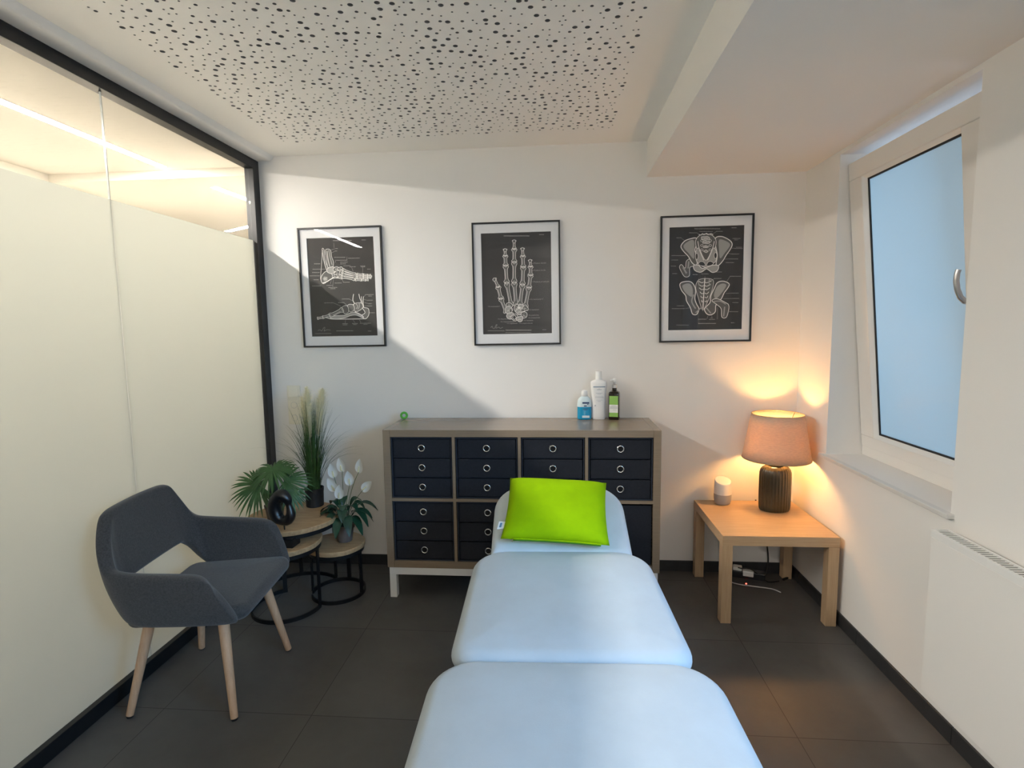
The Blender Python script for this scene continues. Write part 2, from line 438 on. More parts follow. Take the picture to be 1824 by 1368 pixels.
# ------------------------------------------------------------------ window 1 (tilted open)
def window_one():
    e = D.objects.new('window_1', None); C.objects.link(e); struct(e)
    y0, y1, z0, z1 = W1['y0'] - .08, W1['y1'], W1['z0'], W1['z1']
    f = MB(); xa, xb = 1.552, 1.625
    f.box(xa, xb, y0, y1, z0, z0 + .052); f.box(xa, xb, y0, y1, z1 - .052, z1); f.box(xa, xb, y1 - .045, y1, z0 + .052, z1 - .052); f.box(xa, xb, y0, y0 + .045, z0 + .052, z1 - .052)
    f.build('window_frame', 'pvc', e, bevel=.004)
    s = D.objects.new('sash', None); C.objects.link(s); s.parent = e
    s.location = (1.546, 0, z0 + .05); s.rotation_euler = (0, math.radians(-5.5), 0)
    ya, yb = -.362, -1.192; H = 1.385; ga, gb = -.487, -1.072; g0, g1 = .075, 1.285; t = .066
    q = MB()
    q.box(0, t, yb, ya, 0, g0 - .018); q.box(0, t, yb, ya, g1 + .018, H); q.box(0, t, ga + .018, ya, g0 - .018, g1 + .018); q.box(0, t, yb, gb - .018, g0 - .018, g1 + .018)
    sash_frame = q.build('sash_frame', 'pvc', s, bevel=.004)
    # sloped glazing bead
    bd = MB()
    o_ = [(ga + .018, g0 - .018), (gb - .018, g0 - .018), (gb - .018, g1 + .018), (ga + .018, g1 + .018)]
    i_ = [(ga + .002, g0 - .002), (gb - .002, g0 - .002), (gb - .002, g1 + .002), (ga + .002, g1 + .002)]
    bd.rings([[(.002, y, z) for y, z in o_], [(.018, y, z) for y, z in i_], [(.05, y, z) for y, z in i_], [(.05, y, z) for y, z in o_]], cap=False)
    bd.build('glazing_bead', 'white', s)
    sl = MB(); w = .004
    for a in ((gb, ga, g0, g0 + w), (gb, ga, g1 - w, g1), (ga - w, ga, g0, g1), (gb, gb + w, g0, g1)):
        sl.box(.019, .026, min(a[0], a[1]) - .002, max(a[0], a[1]) + .002, a[2] - .002, a[3] + .002)
    sl.build('glazing_seal', 'rubber', s)
    MB().box(.024, .030, gb, ga, g0, g1).build('pane', 'winglass', s)
    # handle: rose, neck and curved lever pointing up
    h = MB(); hy, hz = -1.135, .69
    h.lathe([(.0, 0), (.016, 0), (.016, .006), (.0, .006)], 20, cap=False)
    hv = [(-.0 - z, hy + y * 1.0, hz + x * 1.6) for x, y, z in h.v]; h.v = hv
    h.tube([(0, hy, hz), (-.02, hy, hz), (-.034, hy, hz + .004), (-.046, hy + .004, hz + .022), (-.054, hy + .006, hz + .05), (-.056, hy + .006, hz + .08), (-.054, hy + .004, hz + .105), (-.050, hy + .002, hz + .118)], [.010, .010, .010, .0098, .0095, .0092, .009, .0088], 14)
    h.build('handle', 'steel', s, smooth=45)
    # stay arm at the head of the sash
    st = MB(); st.box(.066, .076, yb + .005, yb + .03, H - .30, H - .01); st.box(.05, .12, yb + .006, yb + .02, H - .05, H - .03)
    st.build('stay_arm', 'steel', s)
    sl2 = MB(); pr = rrect(.205, .93, (.002,) * 4, 2, (1.353 + 1.556) / 2, -.790)
    MB().box(1.353, 1.556, -1.255, -.325, .788, .8059).build('sill', 'sill', e, bevel=.003)
window_one()

# window 2 in the same wall, behind the camera: plain fixed frame with clear panes
def window_two():
    e = D.objects.new('window_2', None); C.objects.link(e); struct(e)
    f = MB(); xa, xb = 1.56, 1.63; y0, y1, z0, z1 = W2['y0'], W2['y1'], W2['z0'], W2['z1']
    f.box(xa, xb, y0, y1, z0, z0 + .07); f.box(xa, xb, y0, y1, z1 - .07, z1); f.box(xa, xb, y1 - .07, y1, z0 + .07, z1 - .07); f.box(xa, xb, y0, y0 + .07, z0 + .07, z1 - .07)
    ym = (y0 + y1) / 2; f.box(xa, xb, ym - .05, ym + .05, z0 + .07, z1 - .07)
    f.build('window_frame', 'pvc', e, bevel=.004)
    for a, bb in ((y0 + .07, ym - .05), (ym + .05, y1 - .07)):
        MB().box(1.594, 1.600, a, bb, z0 + .07, z1 - .07).build('pane', 'clear', e)
window_two()

# ------------------------------------------------------------------ radiator hung on the window wall
def radiator():
    o = thing('radiator', 'flat white panel radiator with slotted top grille on the window wall', 'radiator', (XR - .089, -1.281, 0))
    L, z0, z1 = -1.60, .170, .762
    MB().box(0, .012, L, 0, z0, z1 - .026).build('front_panel', 'wall', o, bevel=.002)
    ca = MB(); ca.box(-.001, .008, L - .002, .001, z1 - .0255, z1); ca.box(.049, .057, L - .002, .001, z1 - .10, z1); ca.box(.008, .049, -.008, .001, z1 - .40, z1); ca.box(.008, .049, L - .002, L + .008, z1 - .40, z1)
    ca.build('top_casing', 'white', o, bevel=.001)
    gr = MB()
    for k in range(100):
        y = -.012 - k * .0150
        if y < L + .02: break
        gr.box(.0082, .0488, y - .0060, y, z1 - .0040, z1 - .0015)
    gr.build('grille', 'white', o)
    MB().box(.0082, .0488, L + .01, -.009, z1 - .0120, z1 - .0048).build('grille_well', 'radgap', o)
    MB().box(.0125, .048, L + .01, -.01, z0 + .01, z1 - .402).build('rear_panel', 'white', o)
    for y in (-.25, L + .25): MB().box(.0575, .0888, y - .02, y + .02, z1 - .10, z1 - .03).build('bracket', 'white', o)
radiator()

# ------------------------------------------------------------------ sideboard (open cube shelf) with white underframe
KX0, KX1, KG, KB, KH, KD = -.9269, .5381, .0256, .1739, .765, .39
KXc, KYc = (KX0 + KX1) / 2, -(KG + KD / 2)
def sideboard():
    o = thing('cube_shelf', 'low grey-brown wooden cube shelf of eight cubbies on white legs', 'shelf', (KXc, KYc, 0))
    w = KX1 - KX0; hw = w / 2; hd = KD / 2; T = .0385
    for sx in (-1, 1):
        a, bb = sorted((sx * hw, sx * (hw - T))); MB().box(a, bb, -hd, hd, KB, KB + KH).build('side_panel', 'walnut', o, bevel=.0012)
    MB().box(-hw + T + .0006, hw - T - .0006, -hd, hd, KB + KH - T, KB + KH).build('top_panel', 'walnut', o, bevel=.0012)
    MB().box(-hw + T + .0006, hw - T - .0006, -hd, hd, KB, KB + T).build('bottom_panel', 'walnut', o, bevel=.0012)
    cw_ = (w - 2 * T - 3 * .016) / 4
    zmid = KB + KH / 2
    for k in range(1, 4):
        x = -hw + T + k * cw_ + (k - 1) * .016
        d = MB(); d.box(x, x + .016, -hd + .001, hd - .001, KB + T, KB + KH - T); d.build('divider', 'walnut', o)
    sh = MB()
    for k in range(4):
        x = -hw + T + k * (cw_ + .016); sh.box(x, x + cw_, -hd + .001, hd - .001, zmid - .008, zmid + .008)
    sh.build('shelf_board', 'walnut', o)
    fr = MB(); L = hw - .008
    fr.box(-L, L, -hd + .004, -hd + .034, KB - .042, KB); fr.box(-L, L, hd - .034, hd - .004, KB - .042, KB)
    fr.box(-L, -L + .036, -hd + .034, hd - .034, KB - .042, KB); fr.box(L - .036, L, -hd + .034, hd - .034, KB - .042, KB)
    fr.build('underframe', 'white', o, bevel=.002)
    for sx in (-1, 1):
        for sy in (-1, 1):
            x0, x1 = sorted((sx * L, sx * (L - .038))); y0, y1 = sorted((sy * (hd - .004), sy * (hd - .042)))
            MB().box(x0, x1, y0, y1, 0, KB - .042).build('leg', 'white', o, bevel=.002)
    cells = []
    for row in (0, 1):
        for k in range(4):
            cells.append((row, k, KXc - hw + T + k * (cw_ + .016) + cw_ / 2, (zmid + .008) if row == 0 else KB + T, cw_))
    return cells, zmid
cells, _ = sideboard()
CH = (KH - 2 * .0385 - .016) / 2
yf = -(KG + KD)                                     # shelf front plane

def drawer_box(label):
    o = thing('drawer_box', label, 'storage box', (0, 0, 0), 0, 'fabric drawer boxes in the cube shelf')
    w, h, d, t = .328, CH - .005, .365, .005
    c = MB(); c.box(-w / 2, -w / 2 + t, 0, d, 0, h); c.box(w / 2 - t, w / 2, 0, d, 0, h); c.box(-w / 2 + t, w / 2 - t, 0, d, 0, t); c.box(-w / 2 + t, w / 2 - t, 0, d, h - t, h)
    c.box(-w / 2 + t, w / 2 - t, d - t, d, t, h - t)
    for k in (1, 2): c.box(-w / 2 + t, w / 2 - t, .012, d - t, t + k * (h - 2 * t) / 3 - .0015, t + k * (h - 2 * t) / 3 + .0015)
    c.build('case', 'fabric_case', o)
    dh = (h - 2 * t) / 3
    for k in range(3):
        z0 = t + (2 - k) * dh
        dr = MB()
        x0, x1, za, zb = -w / 2 + t + .004, w / 2 - t - .004, z0 + .003, z0 + dh - .005
        dr.box(x0, x1, .006, .012, za, zb); dr.box(x0, x1, .0121, .33, za, za + .005); dr.box(x0, x0 + .005, .0121, .33, za + .005, zb - .012); dr.box(x1 - .005, x1, .0121, .33, za + .005, zb - .012)
        dd = dr.build('drawer', 'fabric_dark', o, bevel=.0025)
        r = MB(); cz = (za + zb) / 2 + .001
        pts = [(.0165 * math.cos(2 * PI * i / 28), .004, cz + .0165 * math.sin(2 * PI * i / 28)) for i in range(28)]
        r.tube(pts, .0036, 8, closed=True)
        r.build('ring', 'chrome', dd, smooth=180)
        v = MB(); v.add([(.0155 * math.cos(2 * PI * i / 24), .0055, cz + .0155 * math.sin(2 * PI * i / 24)) for i in range(24)], [tuple(range(24))]); v.build('finger_hole', 'void', dd)
    return o
proto = drawer_box('black fabric drawer box in the top row, the cubby nearest the plants')
names = {(0, 0): 'black fabric drawer box in the top row, the cubby nearest the plants', (0, 1): 'black three-drawer fabric box in the top row, second cubby from the plants',
         (0, 2): 'black three-drawer fabric box in the top row, directly above the lime pillow', (0, 3): 'black three-drawer fabric box in the top row, below the pump bottle',
         (1, 0): 'black three-drawer fabric box in the bottom row, fully visible beside the plants', (1, 1): 'black fabric drawer box in the bottom row, half hidden by the headrest',
         (1, 2): 'black fabric drawer box in the bottom row, hidden behind the lime pillow'}
first = True
for row, k, cx, z, cw_ in cells:
    if (row, k) == (1, 3): continue
    o = proto if first else copy_tree(proto); first = False
    o['label'] = names[(row, k)]; o.location = (cx, yf + .008, z + .001)
# the single tall fabric box with an oval grip hole
def grip_box(cx, z):
    o = thing('storage_box', 'black fabric box without drawers, oval grip hole, bottom row beside headrest', 'storage box', (cx, yf + .010, z + .001))
    w, h, d, t = .325, CH - .012, .36, .005
    c = MB(); c.box(-w / 2, w / 2, 0, t, 0, h); c.box(-w / 2, w / 2, d - t, d, 0, h); c.box(-w / 2, -w / 2 + t, t, d - t, 0, h); c.box(w / 2 - t, w / 2, t, d - t, 0, h); c.box(-w / 2 + t, w / 2 - t, t, d - t, 0, t)
    c.build('box_body', 'fabric_dark', o, bevel=.003)
    g = MB(); pts = []
    for x, y in rrect(.085, .032, (.0155,) * 4, 8): pts.append((x - .01, -.001, h - .070 + y))
    g.tube(pts, .0028, 6, closed=True); g.build('grip_rim', 'fabric_case', o, smooth=180)
    v = MB(); v.add([(x, -.0008, zz) for x, _, zz in pts], [tuple(range(len(pts)))]); v.build('grip_hole', 'void', o)
row, k, cx, z, cw_ = cells[7]; grip_box(cx, z)

# ------------------------------------------------------------------ bottles on the shelf
ZT = KB + KH + .0006
def oval(w, d, z, n=32, e=2.6):
    out = []
    for i in range(n):
        a = 2 * PI * i / n; c, s_ = math.cos(a), math.sin(a)
        out.append((w / 2 * math.copysign(abs(c) ** (2 / e), c), d / 2 * math.copysign(abs(s_) ** (2 / e), s_), z))
    return out
def label_patch(w, z0, z1, y, parent, name, m, mi=None, curve=.0):
    mb = MB(); n = 8; vs = []
    for i in range(n + 1):
        x = -w / 2 + w * i / n; yy = y + curve * (2 * x / w) ** 2
        vs += [(x, yy, z0), (x, yy, z1)]
    mb.add(vs, [(2 * i, 2 * i + 2, 2 * i + 3, 2 * i + 1) for i in range(n)]); return mb.build(name, m, parent)
def bars(rows, y, parent, name, m, curve=0, W=.08):
    mb = MB()
    for x0, x1, z, h in rows:
        n = 6; vs = []
        for i in range(n + 1):
            x = x0 + (x1 - x0) * i / n; yy = y + curve * (2 * x / W) ** 2; vs += [(x, yy, z - h / 2), (x, yy, z + h / 2)]
        mb.add(vs, [(2 * i, 2 * i + 2, 2 * i + 3, 2 * i + 1) for i in range(n)])
    return mb.build(name, m, parent)

def sanitizer():
    o = thing('sanitizer_bottle', 'small clear bottle half full of bright blue liquid on the cube shelf', 'bottle', (.163, -.075, ZT))
    b = MB(); b.rings([oval(.074, .044, 0), oval(.080, .048, .003), oval(.082, .050, .012), oval(.082, .050, .074)])
    b.build('liquid', 'bluegel', o, smooth=60)
    b = MB(); b.rings([oval(.0822, .0502, .0742), oval(.082, .050, .090), oval(.076, .046, .110), oval(.062, .040, .124), oval(.044, .034, .132), oval(.034, .030, .134)])
    b.build('bottle_body', 'milky', o, smooth=60)
    b = MB(); b.lathe([(.0165, .134), (.018, .136), (.018, .160), (.016, .167), (.010, .170)], 24); b.build('cap', 'white', o, smooth=40)
    y = -.0262
    bars([(-.013, .026, .098, .009)], y, o, 'label_block', 'navy', 0)
    bars([(.014, .022, .089, .004), (-.004, .012, .080, .006), (-.010, .022, .064, .003), (-.006, .016, .057, .002)], y, o, 'print', 'navy')
    bars([(-.014, .028, .018, .013)], y, o, 'lower_label', 'milky')
sanitizer()
def lotion():
    o = thing('lotion_bottle', 'tall white lotion bottle between the blue and the brown bottle', 'bottle', (.245, -.070, ZT))
    b = MB(); b.rings([oval(.070, .046, 0), oval(.074, .050, .003), oval(.076, .052, .02), oval(.079, .054, .10), oval(.088, .056, .16), oval(.093, .058, .190), oval(.093, .058, .212), oval(.088, .054, .219), oval(.060, .044, .226), oval(.038, .036, .230)])
    b.build('bottle_body', 'lotion', o, smooth=50)
    b = MB(); b.lathe([(.018, .230), (.0185, .232), (.0165, .276), (.015, .279)], 28); b.build('cap', 'white', o, smooth=40)
    y = -.0305
    bars([(-.033, .035, .190, .0045)], y, o, 'brand_line', 'bluegrey', .004, .09)
    bars([(-.002, .003, .179, .003), (-.012, .014, .174, .004), (-.018, .020, .154, .002), (-.010, .012, .149, .002), (-.022, .024, .134, .0015), (-.022, .026, .128, .002), (-.016, .020, .114, .0015), (-.008, .010, .107, .002), (-.025, -.018, .082, .007)], y + .0008, o, 'print', 'greyprint', .004, .09)
lotion()
def pump():
    o = thing('pump_bottle', 'dark brown spray bottle with green and white label on the cube shelf', 'bottle', (.334, -.078, ZT), math.radians(-14))
    b = MB(); rr = lambda w, z: [(x, y, z) for x, y in rrect(w, w, (.010,) * 4, 5)]
    b.rings([rr(.055, 0), rr(.060, .003), rr(.060, .150), rr(.056, .158), rr(.040, .164), [(x, y, .168) for x, y in rrect(.026, .026, (.0125,) * 4, 5)], [(x, y, .182) for x, y in rrect(.026, .026, (.0125,) * 4, 5)]])
    b.build('bottle_body', 'amber', o, smooth=50)
    b = MB(); b.lathe([(.0145, .182), (.0145, .200), (.011, .203), (.007, .206), (.007, .218)], 24); b.build('collar', 'steel', o, smooth=40)
    b = MB(); b.lathe([(.009, .218), (.010, .220), (.010, .232), (.007, .236)], 20); b.tube([(0, 0, .227), (-.012, -.012, .228), (-.022, -.02, .226)], [.006, .005, .003], 10); b.build('pump_head', 'white', o, smooth=40)
    y = -.0303
    label_patch(.050, .018, .138, y, o, 'label', 'greenlabel')
    label_patch(.050, .042, .088, y - .0002, o, 'label_band', 'paper')
    bars([(-.012, .014, .082, .002), (-.020, .022, .075, .004), (-.022, .022, .068, .0035), (-.004, .016, .058, .002)], y - .0004, o, 'print', 'greyprint')
pump()
o = MB().tube([(.0165 * math.cos(2 * PI * i / 32), .0, .0165 * math.sin(2 * PI * i / 32)) for i in range(32)], .0068, 12, closed=True).build('silicone_ring', 'greenring', None, smooth=180)
o.location = (-.902, -.083, ZT + .0233); o.rotation_euler = (0, 0, math.radians(12))
tag(o, 'small bright green ring standing at the back corner of the cube shelf', 'ring')

# ------------------------------------------------------------------ massage table
def cushion(w, l, t, radii, re=.045, crown=.012):
    """upholstered slab; top at z=0"""
    mb = MB(); rg = []
    def ring(inset, z): return [(x, y, z) for x, y in rrect(w - 2 * inset, l - 2 * inset, tuple(max(.012, r - inset) for r in radii), 10)]
    for k in range(0, 7):
        a = math.radians(90 * k / 6); rg.append(ring(re * .6 * (1 - math.sin(a)), -t + re * .6 * (1 - math.cos(a))))
    for k in range(0, 9):
        a = math.radians(90 * k / 8); rg.append(ring(re * (1 - math.cos(a)), -re + re * math.sin(a) - crown))
    rg = rg[::1]
    for ins, f in ((re + .02, .35), (re + .05, .65), (re + .10, .88), (re + .16, .97), (re + .22, 1.0)):
        if ins < min(w, l) / 2 - .02: rg.append(ring(ins, -crown * (1 - f)))
    mb.rings(rg); return mb
def massage_table():
    o = thing('massage_table', 'padded light grey massage table with raised headrest in three sections', 'massage table', (.022, -1.165, 0), math.radians(2.0))
    H = .605
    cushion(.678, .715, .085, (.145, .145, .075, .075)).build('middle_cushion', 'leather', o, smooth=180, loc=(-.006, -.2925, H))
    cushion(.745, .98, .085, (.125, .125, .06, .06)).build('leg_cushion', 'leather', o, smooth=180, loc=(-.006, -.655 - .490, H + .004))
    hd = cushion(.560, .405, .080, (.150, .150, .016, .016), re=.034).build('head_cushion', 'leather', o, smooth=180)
    a = math.radians(26); hd.rotation_euler = (a, 0, 0)
    c, s_ = math.cos(a), math.sin(a); hd.location = (-.004, .384 - .012 - c * .2025, H - .010 + .186 - s_ * .2025)
    f = MB(); f.box(-.25, .25, -1.55, .0, H - .135, H - .088)
    f.box(-.06, .06, -.45, -.30, .10, H - .135); f.box(-.06, .06, -1.25, -1.10, .10, H - .135)
    f.build('underframe', 'tframe', o, bevel=.006)
    MB().box(-.24, .24, -1.45, -.15, .03, .10).build('base', 'tframe', o, bevel=.01)
    for sx in (-.2, .2):
        for yy in (-1.4, -.2): MB().lathe([(.022, 0), (.026, .004), (.024, .03)], 20, (sx, yy)).build('foot', 'rubber', o, smooth=40)
    h = MB(); 
    h.tube([(-.18, .02, H - .115), (-.18, .18, H - .055), (.18, .18, H - .055), (.18, .02, H - .115)], .012, 10)
    h.build('headrest_hinge', 'tframe', o, smooth=60)
massage_table()

def pillow():
    o = thing('pillow', 'lime green rectangular pillow leaning on the headrest', 'pillow')
    W_, H_, T_ = .425, .342, .052
    n = 26; m = 22
    def pt(i, j, s):
        u = -1 + 2 * i / n; v = -1 + 2 * j / m
        pu = (1 - abs(u) ** 3.0); pv = (1 - abs(v) ** 3.0)
        th = T_ * (max(pu, 0) * max(pv, 0)) ** .42
        pinch = 1 - .045 * (1 - v * v) ; pinv = 1 - .040 * (1 - u * u)
        return (u * W_ / 2 * pinch, v * H_ / 2 * pinv, s * th)
    mb = MB(); vs = []; fs = []
    for s in (1, -1):
        for j in range(m + 1):
            for i in range(n + 1): vs.append(pt(i, j, s))
    N1 = (n + 1) * (m + 1)
    for s in (0, 1):
        for j in range(m):
            for i in range(n):
                a = s * N1 + j * (n + 1) + i; q = (a, a + 1, a + n + 2, a + n + 1); fs.append(q if s == 0 else q[::-1])
    mb.add(vs, fs); body = mb.build('cover', 'lime', o, smooth=180, weld=True)
    # piped seam and zip along the lower edge, care label on one side
    z = MB(); ptsb = [pt(i, 0, 0) for i in range(3, n - 1)]
    z.tube([(x, y - .002, -.003) for x, y, _ in ptsb], .0035, 8); z.build('zip', 'limedark', o, smooth=180)
    sm = MB(); sm.tube([(x, y - .002, .004) for x, y, _ in ptsb], .0032, 8); sm.build('piping', 'lime', o, smooth=180)
    p = MB(); p.box(-.167, -.163, -.181, -.165, -.003, -.001); p.build('zip_pull', 'steel', o)
    t = MB(); t.add([(-.203, -.118, 0), (-.232, -.130, .006), (-.228, -.092, .010), (-.203, -.084, .002)], [(0, 1, 2, 3)])
    lb = t.build('care_label', 'paper', o, solid=.001)
    t = MB(); t.add([(-.216, -.119, .0062), (-.225, -.121, .0080), (-.222, -.098, .0100), (-.214, -.096, .0078)], [(0, 1, 2, 3)]); t.build('care_print', 'bluegrey', lb)
    a = math.radians(28)
    o.rotation_euler = (a, 0, 0)
    o.rotation_mode = 'XYZ'
    R = Matrix.Rotation(math.radians(2), 4, 'Z') @ Matrix.Rotation(a, 4, 'X') @ Matrix.Rotation(math.radians(-4.2), 4, 'Z')
    o.matrix_world = Matrix.Translation((-.002, -1.003, .718)) @ R
pillow()

# ------------------------------------------------------------------ side table with lamp and speaker
def side_table():
    o = thing('side_table', 'square oak-veneer side table in the corner under the lamp', 'table', (1.0805, -.3055, 0))
    h = .2747
    MB().box(-h, h, -h, h, .400, .450).build('table_top', 'oak', o, bevel=.0015)
    for sx in (-1, 1):
        for sy in (-1, 1):
            x0, x1 = sorted((sx * (h - .0006), sx * (h - .0506))); y0, y1 = sorted((sy * (h - .0006), sy * (h - .0506)))
            MB().box(x0, x1, y0, y1, 0, .3995).build('leg', 'oakleg', o, bevel=.0015)
side_table()

def lamp():
    o = thing('table_lamp', 'lit table lamp with linen shade and ribbed olive ceramic base', 'lamp', (1.198, -.191, .4503))
    n = 132; ribs = 30
    prof = [(.070, 0), (.0775, .004), (.081, .012), (.083, .03), (.084, .10), (.084, .19), (.083, .212), (.079, .229), (.070, .242), (.056, .250), (.040, .2535), (.030, .2545)]
    rg = []
    for r, z in prof:
        k = 1.0 if .02 < z < .235 else .35
        if z > .245: k = 0
        rg.append([((r - .0042 * k * (.5 + .5 * math.cos(ribs * 2 * PI * i / n))) * math.cos(2 * PI * i / n), .74 * (r - .0042 * k * (.5 + .5 * math.cos(ribs * 2 * PI * i / n))) * math.sin(2 * PI * i / n), z) for i in range(n)])
    MB().rings(rg).build('base', 'ceramic', o, smooth=60)
    MB().lathe([(.036, .2546), (.040, .257), (.040, .262), (.030, .266), (.012, .268), (.012, .300), (.018, .302), (.018, .345), (.012, .350)], 32).build('neck', 'brass', o, smooth=40)
    z0, z1, r0, r1 = .292, .537, .173, .131
    sh = MB(); sh.lathe([(r0, z0), (r0 + (r1 - r0) * .25, z0 + (z1 - z0) * .25), (r0 + (r1 - r0) * .5, z0 + (z1 - z0) * .5), (r0 + (r1 - r0) * .75, z0 + (z1 - z0) * .75), (r1, z1)], 72, cap=False)
    shade = sh.build('shade', 'shade', o, smooth=180, solid=.0016)
    rm = MB()
    for r, z in ((r0, z0), (r1, z1)): rm.tube([(r * math.cos(2 * PI * i / 64), r * math.sin(2 * PI * i / 64), z) for i in range(64)], .0019, 6, closed=True)
    for k in range(3):
        a = 2 * PI * k / 3 + .5; rm.tube([(.018 * math.cos(a), .018 * math.sin(a), .335), (r1 * .5 * math.cos(a), r1 * .5 * math.sin(a), .43), (r1 * math.cos(a), r1 * math.sin(a), z1 - .003)], .0016, 6)
    rm.build('shade_ring', 'brass', shade, smooth=180)
    bl = MB(); bl.lathe([(.010, .350), (.013, .362), (.024, .380), (.030, .400), (.030, .412), (.024, .430), (.012, .441), (.002, .443)], 24); bl.build('bulb', 'bulb', o, smooth=180)
    return o
lamp()
def speaker():
    o = thing('smart_speaker', 'small white and grey rounded speaker beside the table lamp', 'speaker', (.950, -.090, .4503))
    MB().lathe([(.036, 0), (.041, .004), (.0445, .014), (.0468, .03), (.0478, .045), (.0475, .060)], 48).build('fabric_base', 'spkf', o, smooth=60)
    # shell with slanted top
    n = 48; rg = []
    for r, z in ((.0475, .0602), (.0468, .085), (.0460, .115), (.0452, .130), (.0446, .1345), (.0430, .1368), (.0400, .1376), (.0, .1418)):
        f = max(0, (z - .0602) / (.1418 - .0602))
        rg.append([(r * math.cos(2 * PI * i / n), r * math.sin(2 * PI * i / n), z + .016 * f * (r / .0475 * math.sin(2 * PI * i / n))) for i in range(n)])
    MB().rings(rg[:-1]).build('shell', 'spk', o, smooth=60)
speaker()

# power block and cords below the side table
def power():
    o = thing('power_adapter', 'pale plug adapter with glowing red light on the floor under the side table', 'power adapter', (1.075, -.115, 0), math.radians(-18))
    MB().box(-.11, .11, -.028, .028, 0, .040).build('strip_body', 'black', o, bevel=.004)
    MB().box(-.060, -.012, -.022, .020, .0402, .085).build('plug', 'paper', o, bevel=.005)
    MB().box(-.008, .050, -.030, .014, .0402, .072).build('plug', 'paper', o, bevel=.005)
    MB().lathe([(.004, 0), (.004, .0035), (.001, .005)], 12, (.012, -.036)).build('indicator', 'redled', o)
    o.children[-1].location = (0, 0, .026)
power()
def cord(name, label, pts, r, m, n=10):
    P = catmull(pts, n, closed=False); o = MB().tube(P, r, 8).build(name, m, None, smooth=180); return tag(o, label, 'cable')
cord('lamp_cord', 'black lamp cable hanging behind the side table down to the floor', [(1.16, -.022, .452), (1.165, -.018, .40), (1.19, -.020, .33), (1.225, -.022, .22), (1.24, -.03, .09), (1.22, -.05, .012), (1.20, -.075, .006)], .0045, 'cable')
cord('speaker_cord', 'thin white cable looping across the floor under the side table', [(.93, -.016, .40), (.95, -.018, .25), (.96, -.03, .10), (.955, -.06, .012), (.975, -.12, .006), (1.02, -.165, .0055), (1.10, -.19, .0055), (1.19, -.215, .0055), (1.225, -.255, .0055)], .003, 'cablew')
cord('plug_cord', 'black cable arching over the pale plug under the side table', [(1.035, -.135, .088), (1.045, -.16, .095), (1.075, -.165, .097), (1.105, -.165, .088), (1.15, -.155, .05), (1.20, -.14, .01), (1.27, -.12, .006)], .0035, 'cable')
cord('corner_cord', 'dark cable running down the corner beside the rear table leg', [(1.365, -.028, .398), (1.363, -.05, .25), (1.362, -.045, .12), (1.355, -.06, .02), (1.30, -.10, .006)], .007, 'cable')

# ------------------------------------------------------------------ armchair
def armchair():
    o = thing('armchair', 'charcoal fabric armchair with open back and beech legs beside the glass wall', 'chair', (-1.452, -1.153, 0), math.radians(1.5))
    # upholstered band: near arm -> back -> far arm; rows from lower edge to upper edge (X forward)
    half = [((.238, .240, .402), (.170, .283, .556)), ((.203, .250, .398), (.128, .287, .602)), ((.060, .255, .398), (.010, .292, .610)), ((-.085, .255, .400), (-.110, .293, .616)),
            ((-.140, .250, .414), (-.188, .282, .628)), ((-.190, .232, .500), (-.228, .243, .720)), ((-.208, .203, .530), (-.247, .198, .797)), ((-.213, .160, .534), (-.256, .155, .816)), ((-.216, 0, .535), (-.263, 0, .819))]
    keys = half + [tuple((p[0], -p[1], p[2]) for p in r) for r in half[-2::-1]]
    def resample(q):
        cv = catmull(q, 2, closed=False); out = []
        for i, p in enumerate(cv):
            k, f = divmod(i, 2); z = q[k][2] if f == 0 else (q[k][2] + q[k + 1][2]) / 2
            out.append((p.x, p.y, z))
        return out
    bot = resample([r[0] for r in keys]); top = resample([r[1] for r in keys])
    mb = MB(); vs = []; a5 = math.radians(5); ca, sa = math.cos(a5), math.sin(a5)
    for p, q in zip(bot, top):
        for t, bulge in ((0, 0), (.12, .006), (.5, .013), (.88, .006), (1, 0)):
            v = [p[i] + (q[i] - p[i]) * t for i in range(3)]; h_ = math.hypot(v[0], v[1]); v[0] *= 1 + bulge / h_; v[1] *= 1 + bulge / h_
            vs.append((v[0] * ca - v[1] * sa, v[0] * sa + v[1] * ca, v[2]))
    N = len(bot)
    mb.add(vs, [(5 * i + k, 5 * i + k + 1, 5 * i + k + 6, 5 * i + k + 5) for i in range(N - 1) for k in range(4)])
    mb.build('back_and_arms', 'greyf', o, smooth=180, solid=.046, subsurf=2)
    # seat cushion
    st = MB(); rg = []
    def ring(ins, z): return [(x * ca - y * sa, x * sa + y * ca, z - .09 * max(0, .05 - x)) for x, y in rrect(.455 - 2 * ins, .478 - 2 * ins, (.05 - min(ins, .03),) * 4, 8, .034)]
    for k in range(7):
        a = math.radians(90 * k / 6); rg.append(ring(.03 * (1 - math.sin(a)), .385 + .03 * (1 - math.cos(a))))
    for k in range(7):
        a = math.radians(90 * k / 6); rg.append(ring(.028 * (1 - math.cos(a)), .420 + .028 * math.sin(a)))
    rg.append(ring(.07, .452)); rg.append(ring(.13, .455))
    st.rings(rg); st.build('seat', 'greyf', o, smooth=180)
    for sx, sy in ((1, 1), (1, -1), (-1, 1), (-1, -1)):
        top = Vector((sx * .142 + .01, sy * .148, .39)); foot = Vector((sx * .208 + .008, sy * .222, .0075))
        lg = MB(); lg.tube([top, top.lerp(foot, .25), top.lerp(foot, .6), foot], [.0205, .0195, .0165, .0135], 20)
        L = lg.build('leg', 'beech', o, smooth=60)
        gl = MB(); gl.lathe([(.011, 0), (.012, .002), (.012, .009)], 16, (foot.x, foot.y)); gl.build('glide', 'rubber', L, smooth=40)
armchair()

